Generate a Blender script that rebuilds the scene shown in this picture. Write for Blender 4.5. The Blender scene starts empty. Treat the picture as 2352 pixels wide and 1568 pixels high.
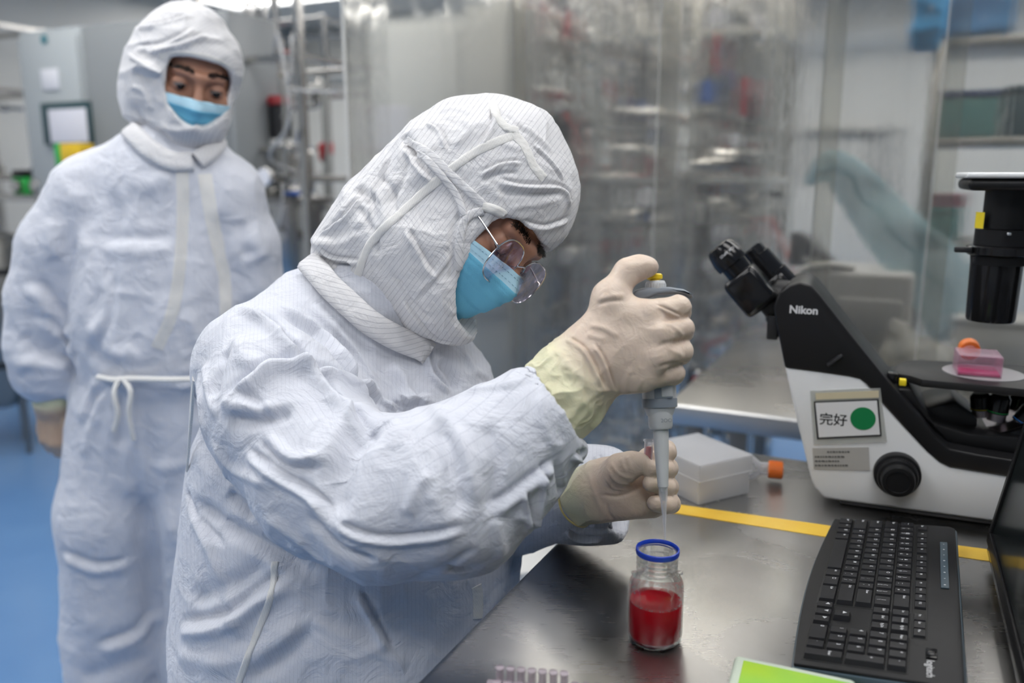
import bpy, bmesh, math, random
import numpy as np
from math import sin, cos, pi, radians, sqrt
from mathutils import Vector, Matrix
from mathutils.bvhtree import BVHTree

random.seed(7)
rng = np.random.default_rng(7)
SC = bpy.context.scene
COL = SC.collection

# ------------------------------------------------------------------ camera
FPX = 1900.0
PITCH = radians(11.4)
CAMZ = 1.37
CF = np.array([0, cos(PITCH), -sin(PITCH)])
CU = np.array([0, sin(PITCH), cos(PITCH)])
CR = np.array([1.0, 0, 0])
CC = np.array([0, 0, CAMZ])
cam_data = bpy.data.cameras.new('camera')
cam = bpy.data.objects.new('camera', cam_data)
COL.objects.link(cam)
cam.location = CC
cam.rotation_euler = (pi/2 - PITCH, 0, 0)
cam_data.sensor_width = 36.0
cam_data.lens = FPX/2352*36.0
cam_data.clip_start = 0.05
cam_data.dof.use_dof = True
cam_data.dof.focus_distance = 0.95
cam_data.dof.aperture_fstop = 2.5
SC.camera = cam

# ------------------------------------------------------------------ world / exposure
world = bpy.data.worlds.new('world')
SC.world = world
world.use_nodes = True
world.node_tree.nodes['Background'].inputs[0].default_value = (0.75, 0.82, 0.95, 1)
world.node_tree.nodes['Background'].inputs[1].default_value = 0.15
SC.view_settings.view_transform = 'Standard'
SC.view_settings.look = 'None'
SC.view_settings.exposure = 0.0
SC.view_settings.gamma = 1.0
SC.view_settings.use_curve_mapping = False
cy = SC.cycles
cy.max_bounces = 8
cy.use_adaptive_sampling = True
cy.adaptive_threshold = 0.045
cy.diffuse_bounces = 3
cy.glossy_bounces = 4
cy.transmission_bounces = 6
cy.transparent_max_bounces = 14
cy.caustics_reflective = False
cy.caustics_refractive = False
cy.sample_clamp_indirect = 6.0
cy.use_denoising = True
PANEL = 7.6            # strength of the ceiling light panels

def ray(px, py):
    return CF + (px-1176)/FPX*CR - (py-784)/FPX*CU
def W(px, py, Z):                       # point at depth Z
    return CC + Z*ray(px, py)
def onz(px, py, z):                     # point on horizontal plane
    d = ray(px, py); return CC + d*((z-CAMZ)/d[2])
def ony(px, py, y):
    d = ray(px, py); return CC + d*(y/d[1])
def onplane(px, py, O, n):
    d = ray(px, py); return CC + d*(np.dot(np.asarray(O)-CC, n)/np.dot(d, n))
def topx(P):
    P = np.asarray(P, float) - CC
    Z = P@CF
    return 1176+FPX*(P@CR)/Z, 784-FPX*(P@CU)/Z

# ------------------------------------------------------------------ materials
MATS = {}
def mat(name, color=(0.8, 0.8, 0.8), rough=0.5, metal=0.0, **kw):
    if name in MATS: return MATS[name]
    m = bpy.data.materials.new(name); m.use_nodes = True
    b = m.node_tree.nodes['Principled BSDF']
    b.inputs['Base Color'].default_value = (*color[:3], 1)
    b.inputs['Roughness'].default_value = rough
    b.inputs['Metallic'].default_value = metal
    for k, v in kw.items():
        b.inputs[k.replace('_', ' ')].default_value = v
    MATS[name] = m
    return m
def nd(m, t, **kw):
    n = m.node_tree.nodes.new(t)
    for k, v in kw.items(): setattr(n, k, v)
    return n
def lk(m, a, b): m.node_tree.links.new(a, b)
def bsdf(m): return m.node_tree.nodes['Principled BSDF']
def texco(m, which='Object'):
    return nd(m, 'ShaderNodeTexCoord').outputs[which]
def noise(m, scale, detail=3, rough=0.5, dist=0.0, co=None, stretch=None):
    n = nd(m, 'ShaderNodeTexNoise')
    n.inputs['Scale'].default_value = scale; n.inputs['Detail'].default_value = detail
    n.inputs['Roughness'].default_value = rough; n.inputs['Distortion'].default_value = dist
    co = co or nd(m, 'ShaderNodeNewGeometry').outputs['Position']
    if stretch:
        mp = nd(m, 'ShaderNodeMapping')
        mp.inputs['Scale'].default_value = stretch[:3]
        if len(stretch) > 3: mp.inputs['Rotation'].default_value = (0, 0, stretch[3])
        lk(m, co, mp.inputs[0]); co = mp.outputs[0]
    lk(m, co, n.inputs['Vector'])
    return n
def ramp(m, fac, stops):
    r = nd(m, 'ShaderNodeValToRGB')
    el = r.color_ramp.elements
    while len(el) < len(stops): el.new(0.5)
    for e, (p, c) in zip(el, stops):
        e.position = p; e.color = (*c, 1) if len(c) == 3 else c
    lk(m, fac, r.inputs[0]); return r
def bump(m, h, strength=0.3, dist=0.001, prev=None):
    b = nd(m, 'ShaderNodeBump')
    b.inputs['Strength'].default_value = strength; b.inputs['Distance'].default_value = dist
    lk(m, h, b.inputs['Height'])
    if prev is not None: lk(m, prev.outputs[0], b.inputs['Normal'])
    return b

def noisy(name, c1, c2, rough=0.5, metal=0.0, scale=8, bumpd=0.0, **kw):
    if name in MATS: return MATS[name]
    m = mat(name, c1, rough, metal, **kw)
    n = noise(m, scale, 4)
    r = ramp(m, n.outputs['Fac'], [(0.35, c1), (0.65, c2)])
    lk(m, r.outputs[0], bsdf(m).inputs['Base Color'])
    if bumpd:
        bb = bump(m, n.outputs['Fac'], 0.5, bumpd); lk(m, bb.outputs[0], bsdf(m).inputs['Normal'])
    return m

def steel(name, col=(0.62, 0.61, 0.6), rough=0.22, scale=30):
    if name in MATS: return MATS[name]
    m = mat(name, col, rough, 1.0)
    n = noise(m, scale, 4)
    mr = nd(m, 'ShaderNodeMapRange'); mr.inputs['To Min'].default_value = rough*0.6; mr.inputs['To Max'].default_value = rough*1.5
    lk(m, n.outputs['Fac'], mr.inputs[0]); lk(m, mr.outputs[0], bsdf(m).inputs['Roughness'])
    return m

def fabric(name, c_base, c_line, line=0.55, spacing=0.0046, wr=1.0, trans=0.0):
    """clean-room cloth: fine carbon stripes every few millimetres, small creases as relief"""
    m = mat(name, c_base, 0.62)
    b = bsdf(m)
    at = nd(m, 'ShaderNodeAttribute'); at.attribute_name = 'stripe'
    mu = nd(m, 'ShaderNodeMath', operation='DIVIDE'); mu.inputs[1].default_value = spacing
    lk(m, at.outputs['Fac'], mu.inputs[0])
    fr = nd(m, 'ShaderNodeMath', operation='FRACT'); lk(m, mu.outputs[0], fr.inputs[0])
    sb = nd(m, 'ShaderNodeMath', operation='SUBTRACT'); sb.inputs[1].default_value = 0.5; lk(m, fr.outputs[0], sb.inputs[0])
    ab = nd(m, 'ShaderNodeMath', operation='ABSOLUTE'); lk(m, sb.outputs[0], ab.inputs[0])
    mr = nd(m, 'ShaderNodeMapRange'); mr.inputs['From Min'].default_value = 0.02; mr.inputs['From Max'].default_value = 0.08
    mr.inputs['To Min'].default_value = line; mr.inputs['To Max'].default_value = 0.0
    lk(m, ab.outputs[0], mr.inputs[0])
    mx = nd(m, 'ShaderNodeMix', data_type='RGBA')
    mx.inputs[6].default_value = (*c_base, 1); mx.inputs[7].default_value = (*c_line, 1)
    lk(m, mr.outputs[0], mx.inputs[0])
    lk(m, mx.outputs[2], b.inputs['Base Color'])
    n1 = noise(m, 26, 5, 0.55, 1.2)
    n2 = noise(m, 90, 3, 0.6, 0.5)
    b1 = bump(m, n1.outputs['Fac'], 0.55*wr, 0.010)
    b2 = bump(m, n2.outputs['Fac'], 0.30*wr, 0.002, b1)
    lk(m, b2.outputs[0], b.inputs['Normal'])
    b.inputs['Sheen Weight'].default_value = 0.25
    b.inputs['Sheen Roughness'].default_value = 0.5
    b.inputs['Specular IOR Level'].default_value = 0.25
    if trans:
        b.inputs['Subsurface Weight'].default_value = trans
        b.inputs['Subsurface Radius'].default_value = (0.01, 0.01, 0.01)
    return m

# ------------------------------------------------------------------ object helpers
def link(o, parent=None):
    COL.objects.link(o)
    if parent is not None: o.parent = parent
    return o
def mesh_obj(name, V, F, m, parent=None, smooth=True, angle=None, loc=None, mats=None, fm=None):
    me = bpy.data.meshes.new(name)
    V = np.asarray(V, float)
    if isinstance(F, np.ndarray):
        n = len(F); k = F.shape[1]
        me.vertices.add(len(V)); me.vertices.foreach_set('co', V.astype(np.float32).ravel())
        me.loops.add(n*k); me.loops.foreach_set('vertex_index', F.astype(np.int32).ravel())
        me.polygons.add(n)
        me.polygons.foreach_set('loop_start', np.arange(0, n*k, k, dtype=np.int32))
        me.update(calc_edges=True)
    else:
        me.from_pydata([tuple(v) for v in V], [], [tuple(f) for f in F])
    for mm in (mats or [m]): me.materials.append(mm)
    if fm is not None: me.polygons.foreach_set('material_index', np.asarray(fm, dtype=np.int32))
    me.polygons.foreach_set('use_smooth', [smooth]*len(me.polygons))
    me.validate()
    me.update()
    if smooth and angle: me.set_sharp_from_angle(angle=radians(angle))
    o = bpy.data.objects.new(name, me)
    link(o, parent)
    if loc is not None: o.location = loc
    return o

class MB:
    """collects simple solids into one mesh"""
    def __init__(s): s.v = []; s.f = []; s.m = []; s.mi = 0
    def add(s, V, F, M=None):
        n = len(s.v)
        for p in V:
            p = Vector(p)
            if M is not None: p = M @ p
            s.v.append(tuple(p))
        for f in F:
            s.f.append(tuple(i+n for i in f)); s.m.append(s.mi)
        return s
    def box(s, c, d, M=None, bev=0.0, seg=2, rot=None):
        bm = bmesh.new(); bmesh.ops.create_cube(bm, size=1)
        bmesh.ops.scale(bm, vec=d, verts=bm.verts)
        if bev:
            bmesh.ops.bevel(bm, geom=bm.edges[:]+bm.verts[:], offset=bev, segments=seg, affect='EDGES', profile=0.5)
        T = Matrix.Translation(c)
        if rot is not None: T = T @ rot.to_4x4()
        if M is not None: T = M @ T
        bm.verts.index_update()
        s.add([v.co for v in bm.verts], [[v.index for v in f.verts] for f in bm.faces], T); bm.free(); return s
    def lathe(s, prof, M=None, n=24, cap=True, closed=False):
        """prof: list of (r, z)"""
        V = []; F = []
        for (r, z) in prof:
            for k in range(n):
                a = 2*pi*k/n; V.append((r*cos(a), r*sin(a), z))
        L = len(prof)
        for i in range(L-1 if not closed else L):
            j = (i+1) % L
            for k in range(n):
                k2 = (k+1) % n
                F.append((i*n+k, i*n+k2, j*n+k2, j*n+k))
        if cap and not closed:
            if prof[0][0] > 1e-6: F.append(tuple(reversed(range(n))))
            if prof[-1][0] > 1e-6: F.append(tuple((L-1)*n+k for k in range(n)))
        return s.add(V, F, M)
    def cyl(s, a, b, r, r2=None, n=16, bev=0.0):
        a = Vector(a); b = Vector(b); d = b-a; L = d.length
        M = Matrix.Translation(a) @ d.to_track_quat('Z', 'Y').to_matrix().to_4x4()
        r2 = r if r2 is None else r2
        if bev: return s.lathe([(r-bev, 0), (r, bev), (r2, L-bev), (r2-bev, L)], M, n)
        return s.lathe([(r, 0), (r2, L)], M, n)
    def tube(s, pts, r, n=8, closed=False):
        P = [Vector(p) for p in pts]; L = len(P)
        V = []; F = []; up = None
        for i in range(L):
            if closed: t = P[(i+1) % L]-P[i-1]
            else: t = P[min(i+1, L-1)]-P[max(i-1, 0)]
            if t.length < 1e-9: t = Vector((0, 0, 1))
            t.normalize()
            if up is None:
                up = Vector((0, 0, 1)) if abs(t.z) < 0.9 else Vector((1, 0, 0))
            x = up-t*up.dot(t)
            if x.length < 1e-6: x = t.orthogonal()
            x.normalize(); up = x; y = t.cross(x)
            rr = r[i] if hasattr(r, '__len__') else r
            for k in range(n):
                a = 2*pi*k/n; V.append(P[i]+x*(rr*cos(a))+y*(rr*sin(a)))
        for i in range(L if closed else L-1):
            j = (i+1) % L
            for k in range(n):
                k2 = (k+1) % n; F.append((i*n+k, i*n+k2, j*n+k2, j*n+k))
        if not closed:
            F.append(tuple(reversed(range(n)))); F.append(tuple((L-1)*n+k for k in range(n)))
        return s.add(V, F)
    def prism(s, poly, t0, t1, M=None, bev=0.0, seg=2):
        """poly (x,z) outline extruded along y from t0 to t1"""
        bm = bmesh.new()
        a = [bm.verts.new((p[0], t0, p[1])) for p in poly]
        f = bm.faces.new(a)
        r = bmesh.ops.extrude_face_region(bm, geom=[f])
        vs = [e for e in r['geom'] if isinstance(e, bmesh.types.BMVert)]
        bmesh.ops.translate(bm, vec=(0, t1-t0, 0), verts=vs)
        bmesh.ops.recalc_face_normals(bm, faces=bm.faces)
        if bev:
            ed = [e for e in bm.edges if len(e.link_faces) == 2 and e.calc_face_angle(0) > 0.5]
            bmesh.ops.bevel(bm, geom=ed, offset=bev, segments=seg, affect='EDGES', profile=0.5)
        bm.verts.index_update()
        s.add([v.co for v in bm.verts], [[v.index for v in ff.verts] for ff in bm.faces], M); bm.free(); return s
    def build(s, name, m, parent=None, smooth=True, angle=35, mats=None, loc=None):
        return mesh_obj(name, s.v, s.f, m, parent, smooth, angle, loc, mats, s.m if mats else None)

def thing(name, label, cat, loc=(0, 0, 0), rotz=0.0, group=None):
    o = bpy.data.objects.new(name, None); link(o)
    o.empty_display_size = 0.05
    o.location = loc; o.rotation_euler = (0, 0, rotz); o['label'] = label; o['category'] = cat
    if group: o['group'] = group
    return o
def tag(o, label, cat, group=None, kind=None):
    o['label'] = label; o['category'] = cat
    if group: o['group'] = group
    if kind: o['kind'] = kind
    return o
def struct(o, label=None):
    o['kind'] = 'structure'
    if label: o['label'] = label
    return o
def smoothcurve(pts, n=8, closed=False):
    """catmull-rom"""
    P = [np.array(p, float) for p in pts]; out = []
    L = len(P)
    for i in range(L if closed else L-1):
        p0 = P[i-1] if (i > 0 or closed) else 2*P[0]-P[1]
        p1 = P[i]; p2 = P[(i+1) % L]
        p3 = P[(i+2) % L] if (i+2 < L or closed) else 2*P[-1]-P[-2]
        for k in range(n):
            t = k/n
            out.append(0.5*((2*p1)+(-p0+p2)*t+(2*p0-5*p1+4*p2-p3)*t*t+(-p0+3*p1-3*p2+p3)*t**3))
    if not closed: out.append(P[-1])
    return out

def text_mesh(s, size, extrude=0.0, align='CENTER', bold=0.0):
    cu = bpy.data.curves.new('txt', 'FONT'); cu.body = s; cu.size = size; cu.extrude = extrude
    cu.align_x = align; cu.align_y = 'CENTER'; cu.offset = bold; cu.resolution_u = 3
    o = bpy.data.objects.new('txt', cu); COL.objects.link(o)
    dg = bpy.context.evaluated_depsgraph_get()
    me = o.evaluated_get(dg).to_mesh()
    V = [tuple(v.co) for v in me.vertices]; F = [tuple(p.vertices) for p in me.polygons]
    o.evaluated_get(dg).to_mesh_clear()
    bpy.data.objects.remove(o); bpy.data.curves.remove(cu)
    return V, F

# ------------------------------------------------------------------ implicit surfaces
class Field:
    def __init__(s, lo, hi, h):
        s.lo = np.array(lo, float); s.h = h
        s.n = np.ceil((np.array(hi)-s.lo)/h).astype(int)+1
        s.D = np.full(s.n, 0.08, np.float32)
        s.ax = [(s.lo[i]+h*np.arange(s.n[i])).astype(np.float32) for i in range(3)]
    def region(s, lo, hi):
        a = np.maximum(0, np.floor((np.array(lo)-s.lo)/s.h).astype(int))
        b = np.minimum(s.n, np.ceil((np.array(hi)-s.lo)/s.h).astype(int)+1)
        if np.any(b <= a): return None
        sl = tuple(slice(a[i], b[i]) for i in range(3))
        X = s.ax[0][sl[0]][:, None, None]; Y = s.ax[1][sl[1]][None, :, None]; Z = s.ax[2][sl[2]][None, None, :]
        return sl, X, Y, Z
    def op(s, d, sl, k, mode='u'):
        A = s.D[sl]
        if mode == 'u':
            if k > 0:
                hh = np.maximum(k-np.abs(A-d), 0)/k
                s.D[sl] = np.minimum(A, d)-hh*hh*k*0.25
            else: s.D[sl] = np.minimum(A, d)
        elif mode == 's':                       # subtract
            d = -d
            if k > 0:
                hh = np.maximum(k-np.abs(A-d), 0)/k
                s.D[sl] = np.maximum(A, d)+hh*hh*k*0.25
            else: s.D[sl] = np.maximum(A, d)
    def cone(s, a, b, r1, r2, k=0.02, mode='u', squash=None):
        a = np.array(a, float); b = np.array(b, float)
        if squash is not None: sd, sf = np.array(squash[0], float), squash[1]
        pad = max(r1, r2)*(1 if squash is None else max(1, 1/squash[1]))+k+3*s.h
        R = s.region(np.minimum(a, b)-pad, np.maximum(a, b)+pad)
        if R is None: return
        sl, X, Y, Z = R
        px, py, pz = X-a[0], Y-a[1], Z-a[2]
        ba = b-a
        if squash is not None:
            sd = sd/np.linalg.norm(sd)
            q = (px*sd[0]+py*sd[1]+pz*sd[2])*(sf-1)
            px = px+q*sd[0]; py = py+q*sd[1]; pz = pz+q*sd[2]
            ba = ba+sd*(ba@sd)*(sf-1)
        L2 = ba@ba
        if L2 < 1e-10:
            d = np.sqrt(px*px+py*py+pz*pz)-r1
        else:
            t = np.clip((px*ba[0]+py*ba[1]+pz*ba[2])/L2, 0, 1)
            dx, dy, dz = px-t*ba[0], py-t*ba[1], pz-t*ba[2]
            d = np.sqrt(dx*dx+dy*dy+dz*dz)-(r1+(r2-r1)*t)
        if squash is not None and sf > 1: d = d/ (1+(sf-1)*0.5)
        s.op(d.astype(np.float32), sl, k, mode)
    def ell(s, c, r, R=None, k=0.02, mode='u'):
        """ellipsoid centre c radii r, R = 3x3 rows are local axes"""
        c = np.array(c, float); r = np.array(r, float)
        pad = r.max()+k+3*s.h
        Q = s.region(c-pad, c+pad)
        if Q is None: return
        sl, X, Y, Z = Q
        p = (X-c[0], Y-c[1], Z-c[2])
        if R is None: q = p
        else: q = tuple(p[0]*R[i][0]+p[1]*R[i][1]+p[2]*R[i][2] for i in range(3))
        k0 = np.sqrt((q[0]/r[0])**2+(q[1]/r[1])**2+(q[2]/r[2])**2)
        k1 = np.sqrt((q[0]/r[0]**2)**2+(q[1]/r[1]**2)**2+(q[2]/r[2]**2)**2)
        d = k0*(k0-1)/np.maximum(k1, 1e-6)
        s.op(d.astype(np.float32), sl, k, mode)
    def rbox(s, c, hs, rr, R=None, k=0.0, mode='u'):
        c = np.array(c, float); hs = np.array(hs, float)
        pad = np.linalg.norm(hs)+k+3*s.h
        Q = s.region(c-pad, c+pad)
        if Q is None: return
        sl, X, Y, Z = Q
        p = (X-c[0], Y-c[1], Z-c[2])
        if R is not None: p = tuple(p[0]*R[i][0]+p[1]*R[i][1]+p[2]*R[i][2] for i in range(3))
        q = [np.abs(p[i])-hs[i]+rr for i in range(3)]
        d = np.sqrt(np.maximum(q[0], 0)**2+np.maximum(q[1], 0)**2+np.maximum(q[2], 0)**2)+np.minimum(np.maximum(q[0], np.maximum(q[1], q[2])), 0)-rr
        s.op(d.astype(np.float32), sl, k, mode)
    def plane(s, p0, n, k=0.0):
        """remove everything on the side n points to"""
        n = np.array(n, float); n /= np.linalg.norm(n)
        X = s.ax[0][:, None, None]; Y = s.ax[1][None, :, None]; Z = s.ax[2][None, None, :]
        d = ((X-p0[0])*n[0]+(Y-p0[1])*n[1]+(Z-p0[2])*n[2]).astype(np.float32)
        s.op(-d, (slice(None),)*3, k, 's')
    def chain(s, pts, k=0.02, squash=None, mode='u'):
        for i in range(len(pts)-1):
            s.cone(pts[i][0], pts[i+1][0], pts[i][1], pts[i+1][1], k, mode, squash)
    def mesh(s, smooth=2):
        D = s.D
        D[0] = D[-1] = 0.05; D[:, 0] = D[:, -1] = 0.05; D[:, :, 0] = D[:, :, -1] = 0.05
        ins = D < 0
        c = ins[:-1, :-1, :-1].astype(np.int8)
        tot = np.zeros(np.array(D.shape)-1, np.int8)
        for dx in (0, 1):
            for dy in (0, 1):
                for dz in (0, 1):
                    tot += ins[dx:D.shape[0]-1+dx, dy:D.shape[1]-1+dy, dz:D.shape[2]-1+dz]
        act = np.argwhere((tot > 0) & (tot < 8))
        idx = np.full(tot.shape, -1, np.int32); idx[act[:, 0], act[:, 1], act[:, 2]] = np.arange(len(act))
        cor = [(0, 0, 0), (1, 0, 0), (0, 1, 0), (1, 1, 0), (0, 0, 1), (1, 0, 1), (0, 1, 1), (1, 1, 1)]
        val = np.stack([D[act[:, 0]+a, act[:, 1]+b, act[:, 2]+c_] for a, b, c_ in cor], 1)
        ed = [(0, 1), (2, 3), (4, 5), (6, 7), (0, 2), (1, 3), (4, 6), (5, 7), (0, 4), (1, 5), (2, 6), (3, 7)]
        acc = np.zeros((len(act), 3)); cnt = np.zeros(len(act))
        for a, b in ed:
            va, vb = val[:, a], val[:, b]; m = (va < 0) != (vb < 0)
            t = np.where(m, va/np.where(m, va-vb, 1), 0)
            p = np.array(cor[a])[None]+t[:, None]*(np.array(cor[b])-np.array(cor[a]))[None]
            acc += p*m[:, None]; cnt += m
        V = (act+acc/cnt[:, None])*s.h+s.lo
        Fs = []
        for ax in range(3):
            o = [1, 1, 1]; sa = [slice(None)]*3; sb = [slice(None)]*3
            sa[ax] = slice(0, -1); sb[ax] = slice(1, None)
            A = ins[tuple(sa)]; B = ins[tuple(sb)]
            e = np.argwhere(A != B)
            sgn = A[e[:, 0], e[:, 1], e[:, 2]]
            u, v = (ax+1) % 3, (ax+2) % 3
            ok = (e[:, u] > 0) & (e[:, v] > 0) & (e[:, u] < tot.shape[u]) & (e[:, v] < tot.shape[v])
            e = e[ok]; sgn = sgn[ok]
            q = []
            for du, dv in ((-1, -1), (0, -1), (0, 0), (-1, 0)):
                ee = e.copy(); ee[:, u] += du; ee[:, v] += dv
                q.append(idx[ee[:, 0], ee[:, 1], ee[:, 2]])
            q = np.stack(q, 1)
            q[~sgn] = q[~sgn][:, ::-1]
            Fs.append(q)
        F = np.concatenate(Fs); F = F[(F >= 0).all(1)]
        for _ in range(smooth): V = relax(V, F, 0.5)
        return V, F
def relax(V, F, w=0.5):
    n = len(V)
    a = np.concatenate([F[:, i] for i in range(4)]); b = np.concatenate([F[:, (i+1) % 4] for i in range(4)])
    c = np.bincount(a, minlength=n)+np.bincount(b, minlength=n)
    out = np.empty_like(V)
    for i in range(3):
        out[:, i] = (np.bincount(a, V[b, i], n)+np.bincount(b, V[a, i], n))/np.maximum(c, 1)
    return V*(1-w)+out*w
def subdivide(V, F):
    """one linear quad split + smoothing (keeps shape)"""
    n = len(V)
    e = np.stack([F, np.roll(F, -1, 1)], 2).reshape(-1, 2); es = np.sort(e, 1)
    key = es[:, 0].astype(np.int64)*n+es[:, 1]
    uk, inv = np.unique(key, return_inverse=True)
    E = np.stack([uk//n, uk % n], 1)
    ev = (V[E[:, 0]]+V[E[:, 1]])/2
    fv = V[F].mean(1)
    em = inv.reshape(-1, 4)+n; fi = np.arange(len(F))+n+len(E)
    Q = []
    for i in range(4):
        Q.append(np.stack([F[:, i], em[:, i], fi, em[:, (i-1) % 4]], 1))
    V2 = np.concatenate([V, ev, fv]); F2 = np.concatenate(Q)
    return relax(relax(V2, F2, 0.5), F2, 0.3), F2
def vnormals(V, F):
    a = V[F[:, 2]]-V[F[:, 0]]; b = V[F[:, 3]]-V[F[:, 1]]
    fn = np.cross(a, b); N = np.zeros_like(V)
    for j in range(3):
        for i in range(4): N[:, j] += np.bincount(F[:, i], fn[:, j], len(V))
    return N/np.maximum(np.linalg.norm(N, axis=1), 1e-12)[:, None]
def vnoise(P, scale, seed=0):
    """smooth lattice noise in [-1,1]"""
    q = np.asarray(P)*scale+seed*17.31+100
    i = np.floor(q).astype(np.int64); f = q-i; f = f*f*(3-2*f)
    def hsh(x, y, z):
        h = (x*374761393+y*668265263+z*2147483647+seed*974711) & 0xffffffff
        h = ((h ^ (h >> 13))*1274126177) & 0xffffffff
        h = h ^ (h >> 16)
        return (h & 0xffff)/32767.5-1
    r = 0
    for dx in (0, 1):
        for dy in (0, 1):
            for dz in (0, 1):
                w = (f[:, 0] if dx else 1-f[:, 0])*(f[:, 1] if dy else 1-f[:, 1])*(f[:, 2] if dz else 1-f[:, 2])
                r = r+w*hsh(i[:, 0]+dx, i[:, 1]+dy, i[:, 2]+dz)
    return r
def ridged(P, scale, seed=0, sharp=1.6):
    w = np.stack([vnoise(P, scale*0.6, seed+11+i) for i in range(3)], 1)*0.45/scale
    n = vnoise(P+w, scale, seed)
    return (1-np.abs(n))**sharp*2-1
def polydist(V, P):
    """distance, side vector, arc parameter of V to polyline P"""
    best = np.full(len(V), 1e9); arc = np.zeros(len(V)); seg = np.zeros(len(V), int); off = np.zeros((len(V), 3))
    cum = np.concatenate([[0], np.cumsum(np.linalg.norm(np.diff(P, axis=0), axis=1))])
    for i in range(len(P)-1):
        d = P[i+1]-P[i]; L2 = max(d@d, 1e-12)
        t = np.clip(((V-P[i])@d)/L2, 0, 1)
        o = V-(P[i]+t[:, None]*d); q = np.linalg.norm(o, axis=1)
        m = q < best
        best[m] = q[m]; arc[m] = cum[i]+t[m]*sqrt(L2); seg[m] = i; off[m] = o[m]
    return best, arc/max(cum[-1], 1e-9), seg, off
def surfline(tree, pts, n=6, lift=0.0):
    """project an image polyline on a surface -> points, normals"""
    P = []; Nn = []
    for q in smoothcurve(pts, n):
        d = Vector(ray(q[0], q[1])).normalized()
        loc, nor, i, dist = tree.ray_cast(Vector(CC), d)
        if loc is None: continue
        if nor.dot(d) > 0: nor = -nor
        P.append(np.array(loc)+np.array(nor)*lift); Nn.append(np.array(nor))
    return np.array(P), np.array(Nn)
def tune(lst, rw=1.4, rh=.75, fw=1.0, fh=1.0):
    return [(k, w*(rw if k == 'r' else fw), h*(rh if k == 'r' else fh), p) for k, w, h, p in lst]
def strokes(V, F, lst, Z):
    """sculpt folds: (kind, width_px, height_mm, [(px,py)...])"""
    tree = BVHTree.FromPolygons(V.tolist(), F.tolist(), all_triangles=False)
    N = vnormals(V, F); D = np.zeros(len(V))
    for kind, wpx, hmm, pts in lst:
        P, Nn = surfline(tree, pts)
        if len(P) < 2: continue
        # break where the line jumps between layers
        ok = [0]
        for i in range(1, len(P)):
            if np.linalg.norm(P[i]-P[ok[-1]]) < 0.05: ok.append(i)
        P = P[ok]; Nn = Nn[ok]
        if len(P) < 2: continue
        w = wpx*Z/FPX; h = hmm/1000
        lo = P.min(0)-3*w; hi = P.max(0)+3*w
        ids = np.where(((V > lo) & (V < hi)).all(1))[0]
        if len(ids) == 0: continue
        d, arc, seg, off = polydist(V[ids], P)
        m = d < 2.6*w; ids = ids[m]; d = d[m]; arc = arc[m]; seg = seg[m]; off = off[m]
        T = (P[1:]-P[:-1]); T /= np.maximum(np.linalg.norm(T, axis=1), 1e-9)[:, None]
        side = np.einsum('ij,ij->i', np.cross(T[seg], Nn[seg]), off)
        fac = np.clip(np.einsum('ij,ij->i', N[ids], Nn[seg])*2, 0, 1)
        end = np.clip(np.minimum(arc, 1-arc)*5, 0, 1); end = end*end*(3-2*end)
        x = d/w; sx = np.sign(side)*x
        if kind == 'r': pr = np.exp(-x*x*1.5)
        elif kind == 'v': pr = -np.exp(-x*x*1.5)
        elif kind == 'f': pr = np.exp(-((sx-0.55)/0.7)**2)-0.9*np.exp(-((sx+0.45)/0.45)**2)
        elif kind == 'g': pr = np.exp(-((sx+0.55)/0.7)**2)-0.9*np.exp(-((sx-0.45)/0.45)**2)
        elif kind == 'b':
            pr = 1/(1+np.exp((x-1)*9)); end = np.clip(np.minimum(arc, 1-arc)*30, 0, 1)
        D[ids] += pr*h*end*fac
    return V+N*D[:, None]
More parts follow.
